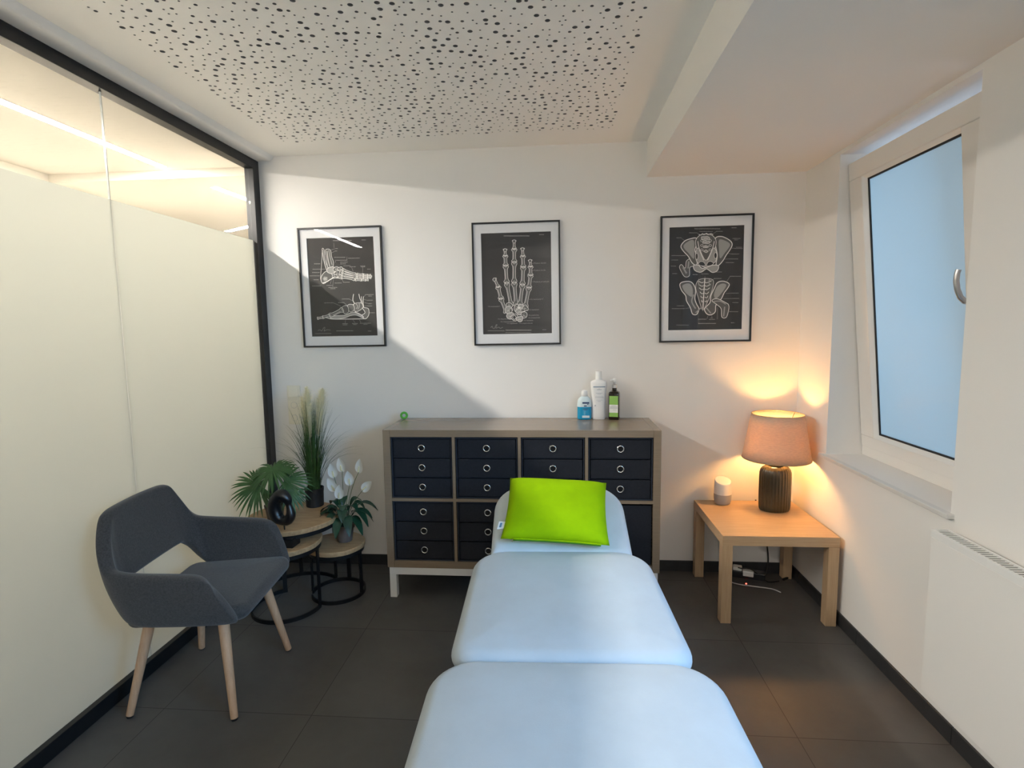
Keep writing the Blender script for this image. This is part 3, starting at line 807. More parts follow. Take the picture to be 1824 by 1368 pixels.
# ------------------------------------------------------------------ nest of three round tables
def round_table(label, c, r, h, arc, posts, seed):
    o = thing('nesting_table', label, 'table', (c[0], c[1], 0), 0, 'nest of round wooden tables')
    rnd = random.Random(seed); n = 72
    ph = [rnd.uniform(0, 6.28) for _ in range(4)]
    def rr(k, s): return s * (1 + .006 * math.sin(5 * k + ph[0]) + .004 * math.sin(9 * k + ph[1]))
    t = MB(); rg = []
    for s, z in ((r - .005, h - .026), (r - .002, h - .024), (r - .0005, h - .004), (r - .004, h - .0005), (r - .02, h)):
        rg.append([(rr(2 * PI * i / n, s) * math.cos(2 * PI * i / n), rr(2 * PI * i / n, s) * math.sin(2 * PI * i / n), z) for i in range(n)])
    t.rings(rg); top = t.build('table_top', 'mango', o, smooth=40); top.rotation_euler = (0, 0, rnd.uniform(-.3, .3))
    rim = MB(); rim.lathe([(r - .014, h - .0265), (r - .008, h - .0265), (r - .008, h - .048), (r - .014, h - .048), (r - .014, h - .0265)], 72, cap=False); rim.build('rim', 'iron', o)
    # flat bar floor ring (open arc) and uprights
    def bar(a0, a1, z0, z1, w, rr_):
        m = MB(); k = max(6, int(abs(a1 - a0) / 5)); vs = []
        for i in range(k + 1):
            a = math.radians(a0 + (a1 - a0) * i / k)
            for q, zz in ((rr_ - w, z0), (rr_, z0), (rr_, z1), (rr_ - w, z1)): vs.append((q * math.cos(a), q * math.sin(a), zz))
        fs = [(0, 1, 2, 3), (4 * k + 3, 4 * k + 2, 4 * k + 1, 4 * k)]
        for i in range(k):
            for q in range(4): fs.append((4 * i + q, 4 * i + 4 + q, 4 * i + 4 + (q + 1) % 4, 4 * i + (q + 1) % 4))
        m.add(vs, fs); return m
    R = r - .008
    bar(arc[0], arc[1], 0, .020, .008, R).build('floor_ring', 'iron', o, smooth=30)
    for a in posts:
        p = MB(); ca, sa = math.cos(math.radians(a)), math.sin(math.radians(a)); w = .011; q = R - .008
        vs = []
        for z in (.0201, h - .0266):
            for rad, tn in ((q, -w), (R, -w), (R, w), (q, w)): vs.append((rad * ca - tn * sa, rad * sa + tn * ca, z))
        p.add(vs, [(0, 1, 2, 3), (7, 6, 5, 4)] + [(i, 4 + i, 4 + (i + 1) % 4, (i + 1) % 4) for i in range(4)])
        p.build('leg', 'iron', o)
    return o
CB, CMd, CS = (-1.458, -.405), (-1.440, -.540), (-1.228, -.372)
round_table('largest round wooden nesting table, against the wall under the grass plant', CB, .252, .455, (50, 190), (52, 110, 168), 1)
round_table('middle-sized round wooden nesting table holding the black sculpture', CMd, .190, .372, (118, 362), (122, 205, 359), 2)
round_table('smallest round wooden nesting table holding the potted peace lily', CS, .155, .295, (-150, 190), (-10, 88, 190), 3)

# ------------------------------------------------------------------ sculpture
def sculpture():
    o = thing('sculpture', 'glossy black bean-shaped abstract sculpture with a hole on a block stand', 'sculpture', (-1.398, -.610, .3723), math.radians(-4))
    k = .000336
    cp = [((468, 290), 98), ((550, 350), 74), ((572, 430), 46), ((592, 520), 58), ((592, 605), 74), ((540, 675), 76), ((460, 682), 74), ((378, 635), 96), ((338, 540), 98), ((338, 440), 96), ((378, 350), 96)]
    P = catmull([((x - 480) * k, 0, (930 - y) * k + .048) for (x, y), r in cp], 8); Rr = catmull([(r * k, 0, 0) for _, r in cp], 8)
    MB().tube(P, [q.x for q in Rr], 20, closed=True).build('figure', 'gloss', o, smooth=180)
    MB().tube([(.002, 0, .035), (-.001, 0, .112)], .0035, 10).build('rod', 'iron', o, smooth=60)
    MB().box(-.048, .062, -.038, .038, 0, .046).build('stand', 'gloss', o, bevel=.003)
sculpture()

# ------------------------------------------------------------------ plants
def pot(mb_r0, mb_r1, h, parent, m, lip=.004):
    MB().lathe([(mb_r0 - .002, 0), (mb_r0, .002), (mb_r1 - .002, h * .78), (mb_r1 + lip - .002, h * .785), (mb_r1 + lip, h), (mb_r1 - .004, h), (mb_r1 - .006, h - .016)], 40).build('pot', m, parent, smooth=40)
    MB().lathe([(mb_r1 - .0065, h - .0158), (mb_r1 * .5, h - .010), (.002, h - .006)], 24).build('soil', 'soil', parent, smooth=60)

def blade(mb, pts, w0, fold=0.0, mi=0, prof=None):
    P = [Vector(p) for p in pts]; n = len(P); vs = []
    d0 = P[-1] - P[0]; side = d0.cross(Vector((0, 0, 1)))
    if side.length < 1e-4: side = Vector((1, 0, 0))
    side.normalize()
    for i, p in enumerate(P):
        t = i / (n - 1); w = w0 * (prof(t) if prof else max(.03, 1 - t ** 1.5))
        tg = (P[min(i + 1, n - 1)] - P[max(i - 1, 0)]).normalized(); s_ = side - tg * side.dot(tg); s_.normalize(); up = s_.cross(tg)
        vs += [p - s_ * w + up * (w * fold), p, p + s_ * w + up * (w * fold)]
    mb.add(vs, [f for i in range(n - 1) for f in ((3 * i, 3 * i + 3, 3 * i + 4, 3 * i + 1), (3 * i + 1, 3 * i + 4, 3 * i + 5, 3 * i + 2))], mi)

def grass_plant():
    o = thing('potted_grass', 'tall potted ornamental grass with creamy feather plumes on the largest round table', 'plant', (-1.408, -.232, .4553))
    pot(.049, .053, .108, o, 'potblack', .001)
    rnd = random.Random(3); mb = MB()
    for i in range(310):
        a = rnd.uniform(0, 2 * PI); r0 = .035 * math.sqrt(rnd.random()); L = rnd.uniform(.26, .54)
        lean = abs(rnd.gauss(0, .42)) * L * .9; lean = min(lean, .30)
        if rnd.random() < .45: lean *= .4
        b0 = Vector((r0 * math.cos(a), r0 * math.sin(a), .098))
        ex, ey = math.cos(a), math.sin(a)
        top = b0 + Vector((ex * lean, ey * lean, math.sqrt(max(.01, L * L - lean * lean)) * (1 if lean < .16 else .82)))
        lim = .215 if ey > 0 else .4                                            # keep clear of the wall behind
        if top.y > .205: top.y = .205
        if top.x < -.30: top.x = -.30
        mid = b0 + Vector((ex * lean * .22, min(ey * lean * .22, .15), L * .66))
        blade(mb, bez(b0, mid, top, 7), rnd.uniform(.0013, .0027), .25, 0, lambda t: max(.12, 1 - t ** 2.2))
    g = mb.build('grass_blades', 'grass', o); g['kind'] = 'stuff'
    for (tx, ty, h0, h1, fat, nn) in ((-.005, -.01, .40, .700, .064, 1900), (.052, .015, .42, .685, .066, 1800), (-.045, .025, .36, .64, .050, 900)):
        pm = MB(); base = Vector((tx * .3, ty * .3, .10)); top = Vector((tx * 1.4, ty * 1.4, h1))
        C_ = bez(base, (tx * .6, ty * .6, h0), top, 24)
        pm.tube(C_[:18], .0013, 5)
        for q in range(nn):
            t = rnd.uniform(.50, .99); i = t * 24; i0 = int(i); p = C_[i0].lerp(C_[min(i0 + 1, 24)], i - i0)
            s = math.sin(PI * min(1, max(0, (t - .44) / .56))) ** .7
            a = rnd.uniform(0, 2 * PI); L = fat * rnd.uniform(.5, 1.25) * (s * .95 + .06)
            d = Vector((math.cos(a) * L, math.sin(a) * L * .8, L * rnd.uniform(.1, 1.1)))
            e = p + d; e.y = min(e.y, .222); m_ = p + Vector((d.x * .35, d.y * .35, d.z * .65)); w = .0012
            sd = Vector((-math.sin(a), math.cos(a), 0)) * w
            pm.add([p - sd, p + sd, m_ + sd * .8, m_ - sd * .8, e], [(0, 1, 2, 3), (3, 2, 4)], 0)
        pm.build('plume', 'plume', o)
grass_plant()

def palm_plant():
    o = thing('potted_fan_palm', 'fan palm with spread green fronds in a grey pot behind the sculpture', 'plant', (-1.530, -.455, .4553))
    pot(.040, .050, .080, o, 'potgrey', .003)
    rnd = random.Random(5)
    # hub position (local), facing normal, up direction of the fan, leaflet length, spread
    fans = [((-.055, -.05, .200), (.15, -.80, .50), (-.75, -.15, -.50), .158, 235, 24),
            ((.018, -.03, .282), (.05, -.55, .85), (.20, -.80, .20), .150, 300, 26),
            ((.075, -.02, .215), (.35, -.70, .60), (.85, -.10, .35), .150, 220, 20),
            ((-.02, .05, .235), (-.20, -.65, .75), (-.55, .30, .65), .150, 210, 20),
            ((.105, -.045, .170), (.5, -.6, .5), (.85, -.25, -.45), .110, 120, 10)]
    for hub, nrm, upv, L, spread, n in fans:
        mb = MB(); hub = Vector(hub); nrm = Vector(nrm).normalized(); upv = Vector(upv); upv -= nrm * upv.dot(nrm); upv.normalize(); rt = upv.cross(nrm)
        mb.tube(bez((0, 0, .07), (hub.x * .3, hub.y * .3, hub.z * .75), hub, 8), .0028, 6)
        for i in range(n):
            a = math.radians(-spread / 2 + spread * i / (n - 1) + rnd.uniform(-3, 3)); d = upv * math.cos(a) + rt * math.sin(a)
            l = L * (.72 + .28 * math.cos(a * .5)) * rnd.uniform(.9, 1.06)
            tip = hub + d * l - nrm * l * .10 + Vector((0, 0, -.22 * l)); mid = hub + d * l * .55 + nrm * l * .05
            tip.x = max(tip.x, -.213)
            P = bez(hub, mid, tip, 6); vs = []; side = d.cross(nrm)
            for k, p in enumerate(P):
                t = k / 6; w = .0066 * (.35 + 1.3 * t if t < .5 else 1.0 * (1 - ((t - .5) / .5) ** 1.6)) + .0002
                vs += [p - side * w + nrm * w * .35, p, p + side * w + nrm * w * .35]
            mb.add(vs, [f for k in range(6) for f in ((3 * k, 3 * k + 3, 3 * k + 4, 3 * k + 1), (3 * k + 1, 3 * k + 4, 3 * k + 5, 3 * k + 2))])
        mb.build('frond', 'leaf', o, smooth=60)
palm_plant()

def lily_plant():
    o = thing('potted_peace_lily', 'white-flowered peace lily with dark leaves in a clay pot on the smallest table', 'plant', (-1.188, -.350, .2953))
    pot(.040, .052, .098, o, 'potgrey', .005)
    rnd = random.Random(11)
    leaves = [(-.165, -.03, .105, .17), (-.145, .02, .150, .20), (-.120, -.07, .060, .16), (.165, -.01, .135, .19), (.185, .03, .165, .24), (.125, -.06, .055, .17), (.150, .05, .09, .2),
              (-.06, -.11, .100, .2), (.075, -.12, .070, .19), (.03, -.10, .140, .22), (-.10, .06, .19, .23), (.08, .07, .20, .24), (-.04, .08, .2, .25), (.02, -.06, .19, .22), (-.085, -.04, .165, .21), (.09, -.03, .185, .22), (-.150, -.06, .10, .21), (.155, -.05, .10, .23), (-.11, .0, .12, .22), (.12, .02, .16, .25), (.0, -.125, .06, .17), (-.18, .01, .07, .22)]
    for x, y, z, hz in leaves:
        mb = MB(); a = Vector((x * .1, y * .1, .085)); tip = Vector((x, y, z)); mid = Vector((x * .45, y * .45, hz + .05))
        P = bez(a, mid, tip, 12)
        mb.tube(P[:5], .0016, 6)
        blade(mb, P[4:], .027, .30, 0, lambda t: max(.03, math.sin(PI * min(.985, t * .93 + .05)) ** .8))
        mb.build('leaf', 'lily', o, smooth=60)
    fl = [(-.043, -.01, .372, -.10, .2), (.002, .0, .402, -.05, -.1), (.098, .0, .398, .25, -.2), (.047, -.01, .330, -.05, .3), (-.034, -.03, .300, -.35, .1), (-.001, -.05, .265, .15, .2), (.125, -.02, .300, .85, -.1)]
    for x, y, z, tilt, tw in fl:
        st = MB(); b0 = Vector((x * .05, y * .05, .085)); p = Vector((x, y, z))
        st.tube(bez(b0, (x * .35, y * .35, z * .72), p, 10), .0015, 6); stem = st.build('flower_stem', 'stem', o, smooth=60)
        sp = MB(); n = 10; vs = []
        L = .094; ax = Vector((math.sin(tilt), -.18, math.cos(tilt))).normalized(); fn = Vector((tw, -1, .25)).normalized(); sd = ax.cross(fn).normalized(); fn = sd.cross(ax)
        for i in range(n + 1):
            t = i / n; w = .0250 * (math.sin(PI * min(1, t ** .75)) ** .8) + .0004; c = p + ax * (L * (t - .12)) - fn * (.010 * math.sin(PI * t)) + fn * (.010 * t * t)
            for q in (-1, -.5, 0, .5, 1): vs.append(c + sd * (w * q) + fn * (.55 * w * q * q))
        sp.add(vs, [(5 * i + q, 5 * i + q + 1, 5 * i + q + 6, 5 * i + q + 5) for i in range(n) for q in range(4)])
        sp.build('spathe', 'petal', stem, smooth=180)
        sx = MB(); sx.tube([p + fn * .006, p + fn * .007 + ax * .034], [.0040, .0028], 8); sx.build('spadix', 'spadix', stem, smooth=60)
lily_plant()

# ------------------------------------------------------------------ light switch and sockets
def switch():
    o = thing('light_switch', 'cream light switch with two sockets below it on the back wall behind the grass', 'switch', (-1.613, 0, 1.016))
    MB().box(-.041, .041, -.009, 0, -.121, .121).build('frame', 'switch', o, bevel=.002)
    r = MB(); r.add([(-.030, -.0092, .052), (.030, -.0092, .052), (.030, -.0092, .112), (-.030, -.0092, .112), (-.030, -.018, .052), (.030, -.018, .052), (.030, -.011, .112), (-.030, -.011, .112)], [(4, 5, 6, 7), (0, 1, 5, 4), (1, 2, 6, 5), (2, 3, 7, 6), (3, 0, 4, 7)]); r.build('rocker', 'switch', o)
    for z in (0, -.080):
        s_ = MB(); s_.box(-.030, .030, -.0115, -.0092, z - .030, z + .030); k = s_.build('socket', 'switch', o, bevel=.002)
        w = MB(); n = 24
        w.rings([[(.020 * math.cos(2 * PI * i / n), -.0118, z + .020 * math.sin(2 * PI * i / n)) for i in range(n)], [(.0185 * math.cos(2 * PI * i / n), -.0122, z + .0185 * math.sin(2 * PI * i / n)) for i in range(n)]], cap=False); w.build('socket_well', 'greyprint', k)
switch()

# ------------------------------------------------------------------ framed anatomy prints
def homography(quad):
    src = [(0, 0), (1, 0), (1, 1), (0, 1)]; A = []; B = []
    for (x, y), (u, v) in zip(quad, src):
        A.append([x, y, 1, 0, 0, 0, -u * x, -u * y]); B.append(u)
        A.append([0, 0, 0, x, y, 1, -v * x, -v * y]); B.append(v)
    h = np.linalg.solve(np.array(A, float), np.array(B, float))
    def f(p):
        d = h[6] * p[0] + h[7] * p[1] + 1; return ((h[0] * p[0] + h[1] * p[1] + h[2]) / d, (h[3] * p[0] + h[4] * p[1] + h[5]) / d)
    return f
FW, FH, FD = .511, .709, .020
class Art:
    """flat ink shapes on a sheet: each later shape lies a hair in front"""
    def __init__(s, quad, w, h): s.f = homography(quad); s.w = w; s.h = h; s.mb = MB(); s.k = 0
    def P(s, p): u, v = s.f(p); return ((u - .5) * s.w, (.5 - v) * s.h)
    def y(s): s.k += 1; return -.00035 - s.k * .000012
    def poly(s, pts, mi, outline=None, w=3.2, sm=True):
        q = [s.P(p) for p in pts]
        if sm: q = [(v.x, v.y) for v in catmull([(a, b, 0) for a, b in q], 5)]
        y = s.y(); me = [(a, y, b) for a, b in q]
        # fan from the centroid keeps concave outlines tidy
        cx = sum(a for a, _ in q) / len(q); cz = sum(b for _, b in q) / len(q); n = len(q)
        tri = bmesh_tri(q)
        s.mb.add(me, tri, mi)
        if outline is not None: s.line(q, w, outline, closed=True, raw=True)
    def line(s, pts, w, mi, closed=False, raw=False, sm=False):
        q = pts if raw else [s.P(p) for p in pts]
        if sm: q = [(v.x, v.y) for v in catmull([(a, b, 0) for a, b in q], 6, closed=False)]
        w = w * s.w / 720; y = s.y(); N = len(q); vs = []
        for i in range(N):
            a = q[i - 1] if (closed or i) else q[i]; b_ = q[(i + 1) % N] if (closed or i < N - 1) else q[i]
            t = Vector((b_[0] - a[0], b_[1] - a[1])); t = t.normalized() if t.length > 1e-9 else Vector((1, 0)); nx, nz = -t.y, t.x
            vs += [(q[i][0] - nx * w / 2, y, q[i][1] - nz * w / 2), (q[i][0] + nx * w / 2, y, q[i][1] + nz * w / 2)]
        s.mb.add(vs, [(2 * i, 2 * ((i + 1) % N), 2 * ((i + 1) % N) + 1, 2 * i + 1) for i in range(N if closed else N - 1)], mi)
    def bone(s, p, q, w, we=None, fill=1):
        we = we or w * 1.45; a, b_ = Vector(p), Vector(q); d = b_ - a; L = d.length; d.normalize(); n = Vector((-d.y, d.x))
        prof = [(0, .55), (.03, .95), (.10, 1.0), (.22, w / we), (.5, w / we * .88), (.78, w / we), (.90, 1.0), (.97, .95), (1, .55)]
        left = [a + d * (L * t) + n * (we * k) for t, k in prof]; right = [a + d * (L * t) - n * (we * k) for t, k in prof[::-1]]
        s.poly([tuple(v) for v in left + right], fill, 3, 4.2)
        s.line([tuple(a + d * L * .18 + n * w * .35), tuple(a + d * L * .8 + n * w * .35)], w * .45, 2)
        s.line([tuple(a + d * L * .02 - n * we * .6), tuple(a + d * L * .09), tuple(a + d * L * .02 + n * we * .6)], 3.5, 3, sm=True)
        s.line([tuple(b_ - d * L * .03 - n * we * .6), tuple(b_ - d * L * .08), tuple(b_ - d * L * .03 + n * we * .6)], 3.5, 3, sm=True)
    def blob(s, c, rx, ry, fill=1, edge=3, w=4.0):
        r = random.Random(int(c[0] * 31 + c[1] * 7)); jit = [1 + r.uniform(-.22, .22) * (rx > 18) for _ in range(10)]
        s.poly([(c[0] + rx * jit[i] * math.cos(2 * PI * i / 10), c[1] + ry * jit[i] * math.sin(2 * PI * i / 10)) for i in range(10)], fill, edge, w)
        if rx > 22 and fill: s.line([(c[0] - rx * .45, c[1] + ry * .35), (c[0] - rx * .1, c[1] + ry * .1), (c[0] + rx * .45, c[1] + ry * .3)], 4, 3, sm=True); s.line([(c[0] - rx * .5, c[1] - ry * .2), (c[0] + rx * .1, c[1] - ry * .45)], 6, 2)
    def cap(s, x0, x1, y, h=7):                 # an illegible caption line: short dashes
        x = x0; r = random.Random(int(x0 * 7 + y))
        while x < x1:
            e = min(x1, x + r.uniform(6, 16)); s.line([(x, y + r.uniform(-.7, .7)), (e, y + r.uniform(-.7, .7))], h, 4); x = e + 3.2
def bmesh_tri(q):
    from mathutils.geometry import tessellate_polygon
    return [tuple(t) for t in tessellate_polygon([[Vector((a, b, 0)) for a, b in q]])]
def text_into(art, txt, x0, y0, hgt, mi):
    """small caption set in the built-in typeface, laid flat on the sheet"""
    cu = D.curves.new('caption', 'FONT'); cu.body = txt; cu.size = 1; cu.resolution_u = 1
    ob = D.objects.new('caption', cu); C.objects.link(ob); bpy.context.view_layer.update()
    me = D.meshes.new_from_object(ob.evaluated_get(bpy.context.evaluated_depsgraph_get()))
    px, pz = art.P((x0, y0)); y = art.y()
    art.mb.add([(px + v.co.x * hgt, y, pz + v.co.y * hgt) for v in me.vertices], [tuple(p.vertices) for p in me.polygons], mi)
    D.objects.remove(ob); D.curves.remove(cu); D.meshes.remove(me)

def picture(label, x, zc, quad, pw, ph, dz, draw, rz=0):
    o = thing('framed_picture', label, 'picture', (x, -.0005, zc), 0, 'black framed anatomy prints on the back wall')
    o.rotation_euler = (0, math.radians(rz), 0)
    w, h, t = FW / 2, FH / 2, .0095
    f = MB(); f.box(-w, w, -FD, 0, h - t, h); f.box(-w, w, -FD, 0, -h, -h + t); f.box(-w, -w + t, -FD, 0, -h + t, h - t); f.box(w - t, w, -FD, 0, -h + t, h - t)
    f.build('frame', 'black', o, bevel=.001)
    # window mat with bevel-cut opening
    m = MB(); hw, hh = pw / 2, ph / 2
    O = [(-w + t, -h + t), (w - t, -h + t), (w - t, h - t), (-w + t, h - t)]; I = [(-hw, dz - hh), (hw, dz - hh), (hw, dz + hh), (-hw, dz + hh)]
    m.rings([[(a, -.0015, c) for a, c in O], [(a, -.0105, c) for a, c in O], [(a, -.0105, c) for a, c in I], [(a * .995, -.0090, dz + (c - dz) * .996) for a, c in I], [(a * .995, -.0015, dz + (c - dz) * .996) for a, c in I]], cap=False)
    m.build('mat_board', 'matboard', o)
    art = Art(quad, pw, ph); art.mb.box(-hw * 1.02, hw * 1.02, -.0003, 0, -hh * 1.02, hh * 1.02, 0); draw(art)
    art.mb.build('print', ['print', 'ink1', 'ink2', 'ink3', 'inktxt'], o, loc=(0, -.0050, dz))
    g = MB(); g.box(-w + t, w - t, -.0150, -.0130, -h + t, h - t); g.build('glazing', 'pglass', o)
    MB().box(-w + t, w - t, -.0014, -.0002, -h + t, h - t).build('backing', 'print', o)

def hand(A):
    fingers = [[(283, 662), (322, 748), (352, 868), (408, 1012)], [(394, 362), (396, 430), (400, 530), (411, 708), (458, 945)], [(487, 272), (488, 360), (488, 495), (488, 705), (508, 938)],
               [(573, 352), (577, 432), (581, 545), (573, 725), (545, 938)], [(652, 472), (656, 540), (656, 628), (640, 755), (602, 955)]]
    for f in fingers:
        for i in range(len(f) - 1, 0, -1):
            w = 15 if i == 1 else 20
            A.bone(f[i - 1], f[i], w * .82, w * 1.35)
        A.blob((f[0][0], f[0][1] + 12), 15, 17)
        for j in f[1:-1]: A.line([(j[0] - 22, j[1] - 5), (j[0], j[1] + 3), (j[0] + 22, j[1] - 5)], 5, 3, sm=True)
    for c, rx, ry in (((440, 935), 30, 26), ((432, 985), 38, 34), ((512, 965), 28, 36), ((560, 958), 36, 30), ((600, 965), 30, 32), ((455, 1045), 42, 34), ((545, 1000), 40, 34), ((590, 1040), 34, 32), ((495, 1062), 34, 34), ((545, 1075), 36, 28)):
        A.blob(c, rx, ry, 2 if rx > 34 else 1, 3, 5)
    A.blob((490, 1060), 17, 20, 0, 3, 4); A.blob((452, 990), 14, 20, 1, 3, 3); A.blob((575, 985), 20, 14, 1, 3, 3); A.blob((540, 960), 14, 10, 3, None)
    for t, x, y in (('Phalanx distalis', 690, 513), ('Phalanx media', 690, 586), ('Phalanx proximalis', 690, 703), ('Os metacarpi V', 655, 881), ('Os metacarpi I', 218, 956), ('Os hamatum', 637, 988), ('Os pisiforme', 635, 1044),
                    ('Os triquetrum', 632, 1070), ('Os lunatum', 586, 1098), ('Os scaphoideum', 540, 1127), ('Os trapezium', 318, 1083), ('Os trapezoideum', 346, 1111), ('Os capitatum', 412, 1128)):
        text_into(A, t, x, y, .0118, 2)
    for a, b_ in (((668, 510), (688, 508)), ((672, 582), (688, 581)), ((672, 696), (688, 697)), ((640, 874), (653, 876)), ((612, 985), (634, 982))): A.line([a, b_], 2.5, 4)
    A.cap(380, 645, 228, 8); A.cap(745, 795, 215, 6); A.cap(400, 665, 1190, 9); A.cap(215, 390, 1197, 4); A.cap(780, 818, 1185, 5); A.cap(400, 665, 1215, 4)
    A.line([(245, 1165), (262, 1150), (268, 1170), (285, 1172), (300, 1140), (312, 1135), (300, 1170), (330, 1160), (345, 1172), (372, 1160)], 3, 4, sm=True)

def feet(A):
    A.poly([(330, 318), (378, 318), (392, 390), (410, 440), (402, 490), (360, 500), (346, 470), (340, 400)], 1, 3, 4)
    A.line([(362, 322), (378, 400), (395, 470)], 9, 2, sm=True); A.line([(345, 330), (356, 420), (372, 490)], 6, 3, sm=True)
    A.poly([(294, 312), (316, 318), (326, 420), (352, 500), (338, 520), (312, 430)], 1, 3, 4); A.line([(305, 320), (316, 420), (338, 505)], 6, 2, sm=True)
    A.line([(296, 320), (288, 480), (278, 600), (288, 645)], 4, 3, sm=True)
    A.poly([(283, 600), (312, 552), (352, 532), (388, 560), (402, 598), (350, 636), (312, 662), (288, 645)], 1, 3, 5); A.blob((325, 610), 26, 22, 2, None); A.line([(300, 655), (345, 640), (400, 608), (450, 604), (500, 612)], 9, 3, sm=True)
    A.poly([(345, 512), (400, 490), (432, 515), (405, 560), (352, 548)], 2, 3, 5)
    for c, rx, ry in (((440, 515), 30, 26), ((482, 515), 26, 22), ((450, 560), 34, 30), ((495, 550), 24, 26), ((485, 595), 30, 20), ((425, 590), 26, 18)): A.blob(c, rx, ry, 1, 3, 4.5)
    for p, q in (((500, 520), (640, 572)), ((498, 545), (648, 588)), ((495, 570), (645, 603)), ((492, 596), (628, 622))): A.bone(p, q, 9, 14)
    for y0, y1, e in ((568, 578, 790), (588, 592, 800), (605, 608, 792), (626, 630, 765)):
        x = 650 if y0 < 620 else 632
        A.bone((x, y0), (x + 62, (y0 + y1) / 2), 8, 12); A.bone((x + 64, (y0 + y1) / 2), (x + 105, y1), 7, 10); A.bone((x + 106, y1), (e, y1), 6, 9)
    # lower drawing
    A.line([(614, 770), (606, 830), (622, 868), (600, 880)], 6, 3, sm=True); A.line([(668, 770), (676, 810), (690, 850), (684, 900), (650, 940), (620, 958)], 6, 3, sm=True)
    A.poly([(618, 870), (690, 862), (712, 905), (650, 948), (612, 925)], 1, 3, 4); A.line([(630, 860), (655, 895), (640, 920)], 8, 2, sm=True); A.line([(670, 860), (672, 900), (655, 925)], 7, 2, sm=True)
    A.line([(692, 795), (700, 850), (714, 910)], 5, 3, sm=True); A.line([(714, 795), (712, 860), (716, 905)], 5, 3, sm=True)
    A.poly([(702, 910), (740, 912), (766, 925), (768, 980), (738, 1022), (702, 1010), (690, 990), (730, 960)], 1, 3, 5)
    A.poly([(555, 882), (608, 880), (620, 930), (572, 948)], 1, 3, 4); A.poly([(495, 905), (548, 888), (562, 950), (520, 968)], 1, 3, 4)
    A.bone((372, 990), (505, 925), 17, 25); A.bone((300, 1004), (368, 985), 11, 16); A.bone((245, 1014), (302, 1004), 9, 13)
    A.poly([(375, 1012), (420, 990), (520, 985), (600, 955), (660, 965), (712, 1000), (700, 1010), (640, 985), (580, 990), (520, 1012), (440, 1022)], 2, 3, 5)
    A.line([(330, 1005), (400, 1022), (560, 1024), (738, 1022)], 7, 3, sm=True)
    for x0, x1, y in ((430, 455, 305), (425, 450, 330), (420, 535, 395), (560, 680, 405), (440, 550, 425), (480, 555, 445), (482, 540, 462), (512, 585, 482), (575, 640, 493), (685, 735, 485), (690, 735, 494), (755, 790, 518), (215, 280, 460), (200, 275, 515), (195, 270, 548), (170, 270, 582), (210, 260, 622), (195, 285, 685), (340, 400, 680), (360, 450, 702), (380, 430, 714), (425, 495, 657), (510, 575, 650),
                      (730, 820, 778), (765, 800, 792), (755, 810, 835), (765, 800, 870), (750, 805, 893), (775, 830, 962), (497, 575, 820), (318, 415, 858), (458, 520, 857), (500, 555, 1070), (505, 550, 1082), (600, 655, 1070), (610, 645, 1080), (678, 790, 1068), (715, 755, 1078)): A.cap(x0, x1, y, 5)
    for a, b_ in (((375, 325), (428, 308)), ((385, 355), (424, 335)), ((575, 825), (605, 838)), ((415, 860), (485, 892)), ((520, 860), (550, 885)), ((530, 1035), (530, 1065)), ((605, 1030), (628, 1062)), ((670, 1030), (690, 1060)), ((720, 800), (735, 785)), ((720, 825), (752, 835)), ((725, 858), (762, 868)), ((720, 893), (748, 893)), ((275, 515), (335, 515)), ((598, 500), (612, 540)), ((710, 495), (710, 550)), ((380, 665), (392, 625)), ((405, 695), (410, 620)), ((500, 620), (512, 648)), ((550, 390), (550, 430)), ((418, 250), (420, 300)), ((432, 420), (434, 450))): A.line([a, b_], 2.6, 4)
    A.cap(410, 600, 225, 7); A.cap(700, 745, 220, 6); A.cap(440, 610, 1143, 5); A.cap(225, 390, 1168, 4); A.cap(760, 795, 1148, 5)
    A.line([(250, 1138), (275, 1130), (290, 1142), (312, 1110), (325, 1108), (315, 1142), (345, 1130), (380, 1135)], 3, 4, sm=True)

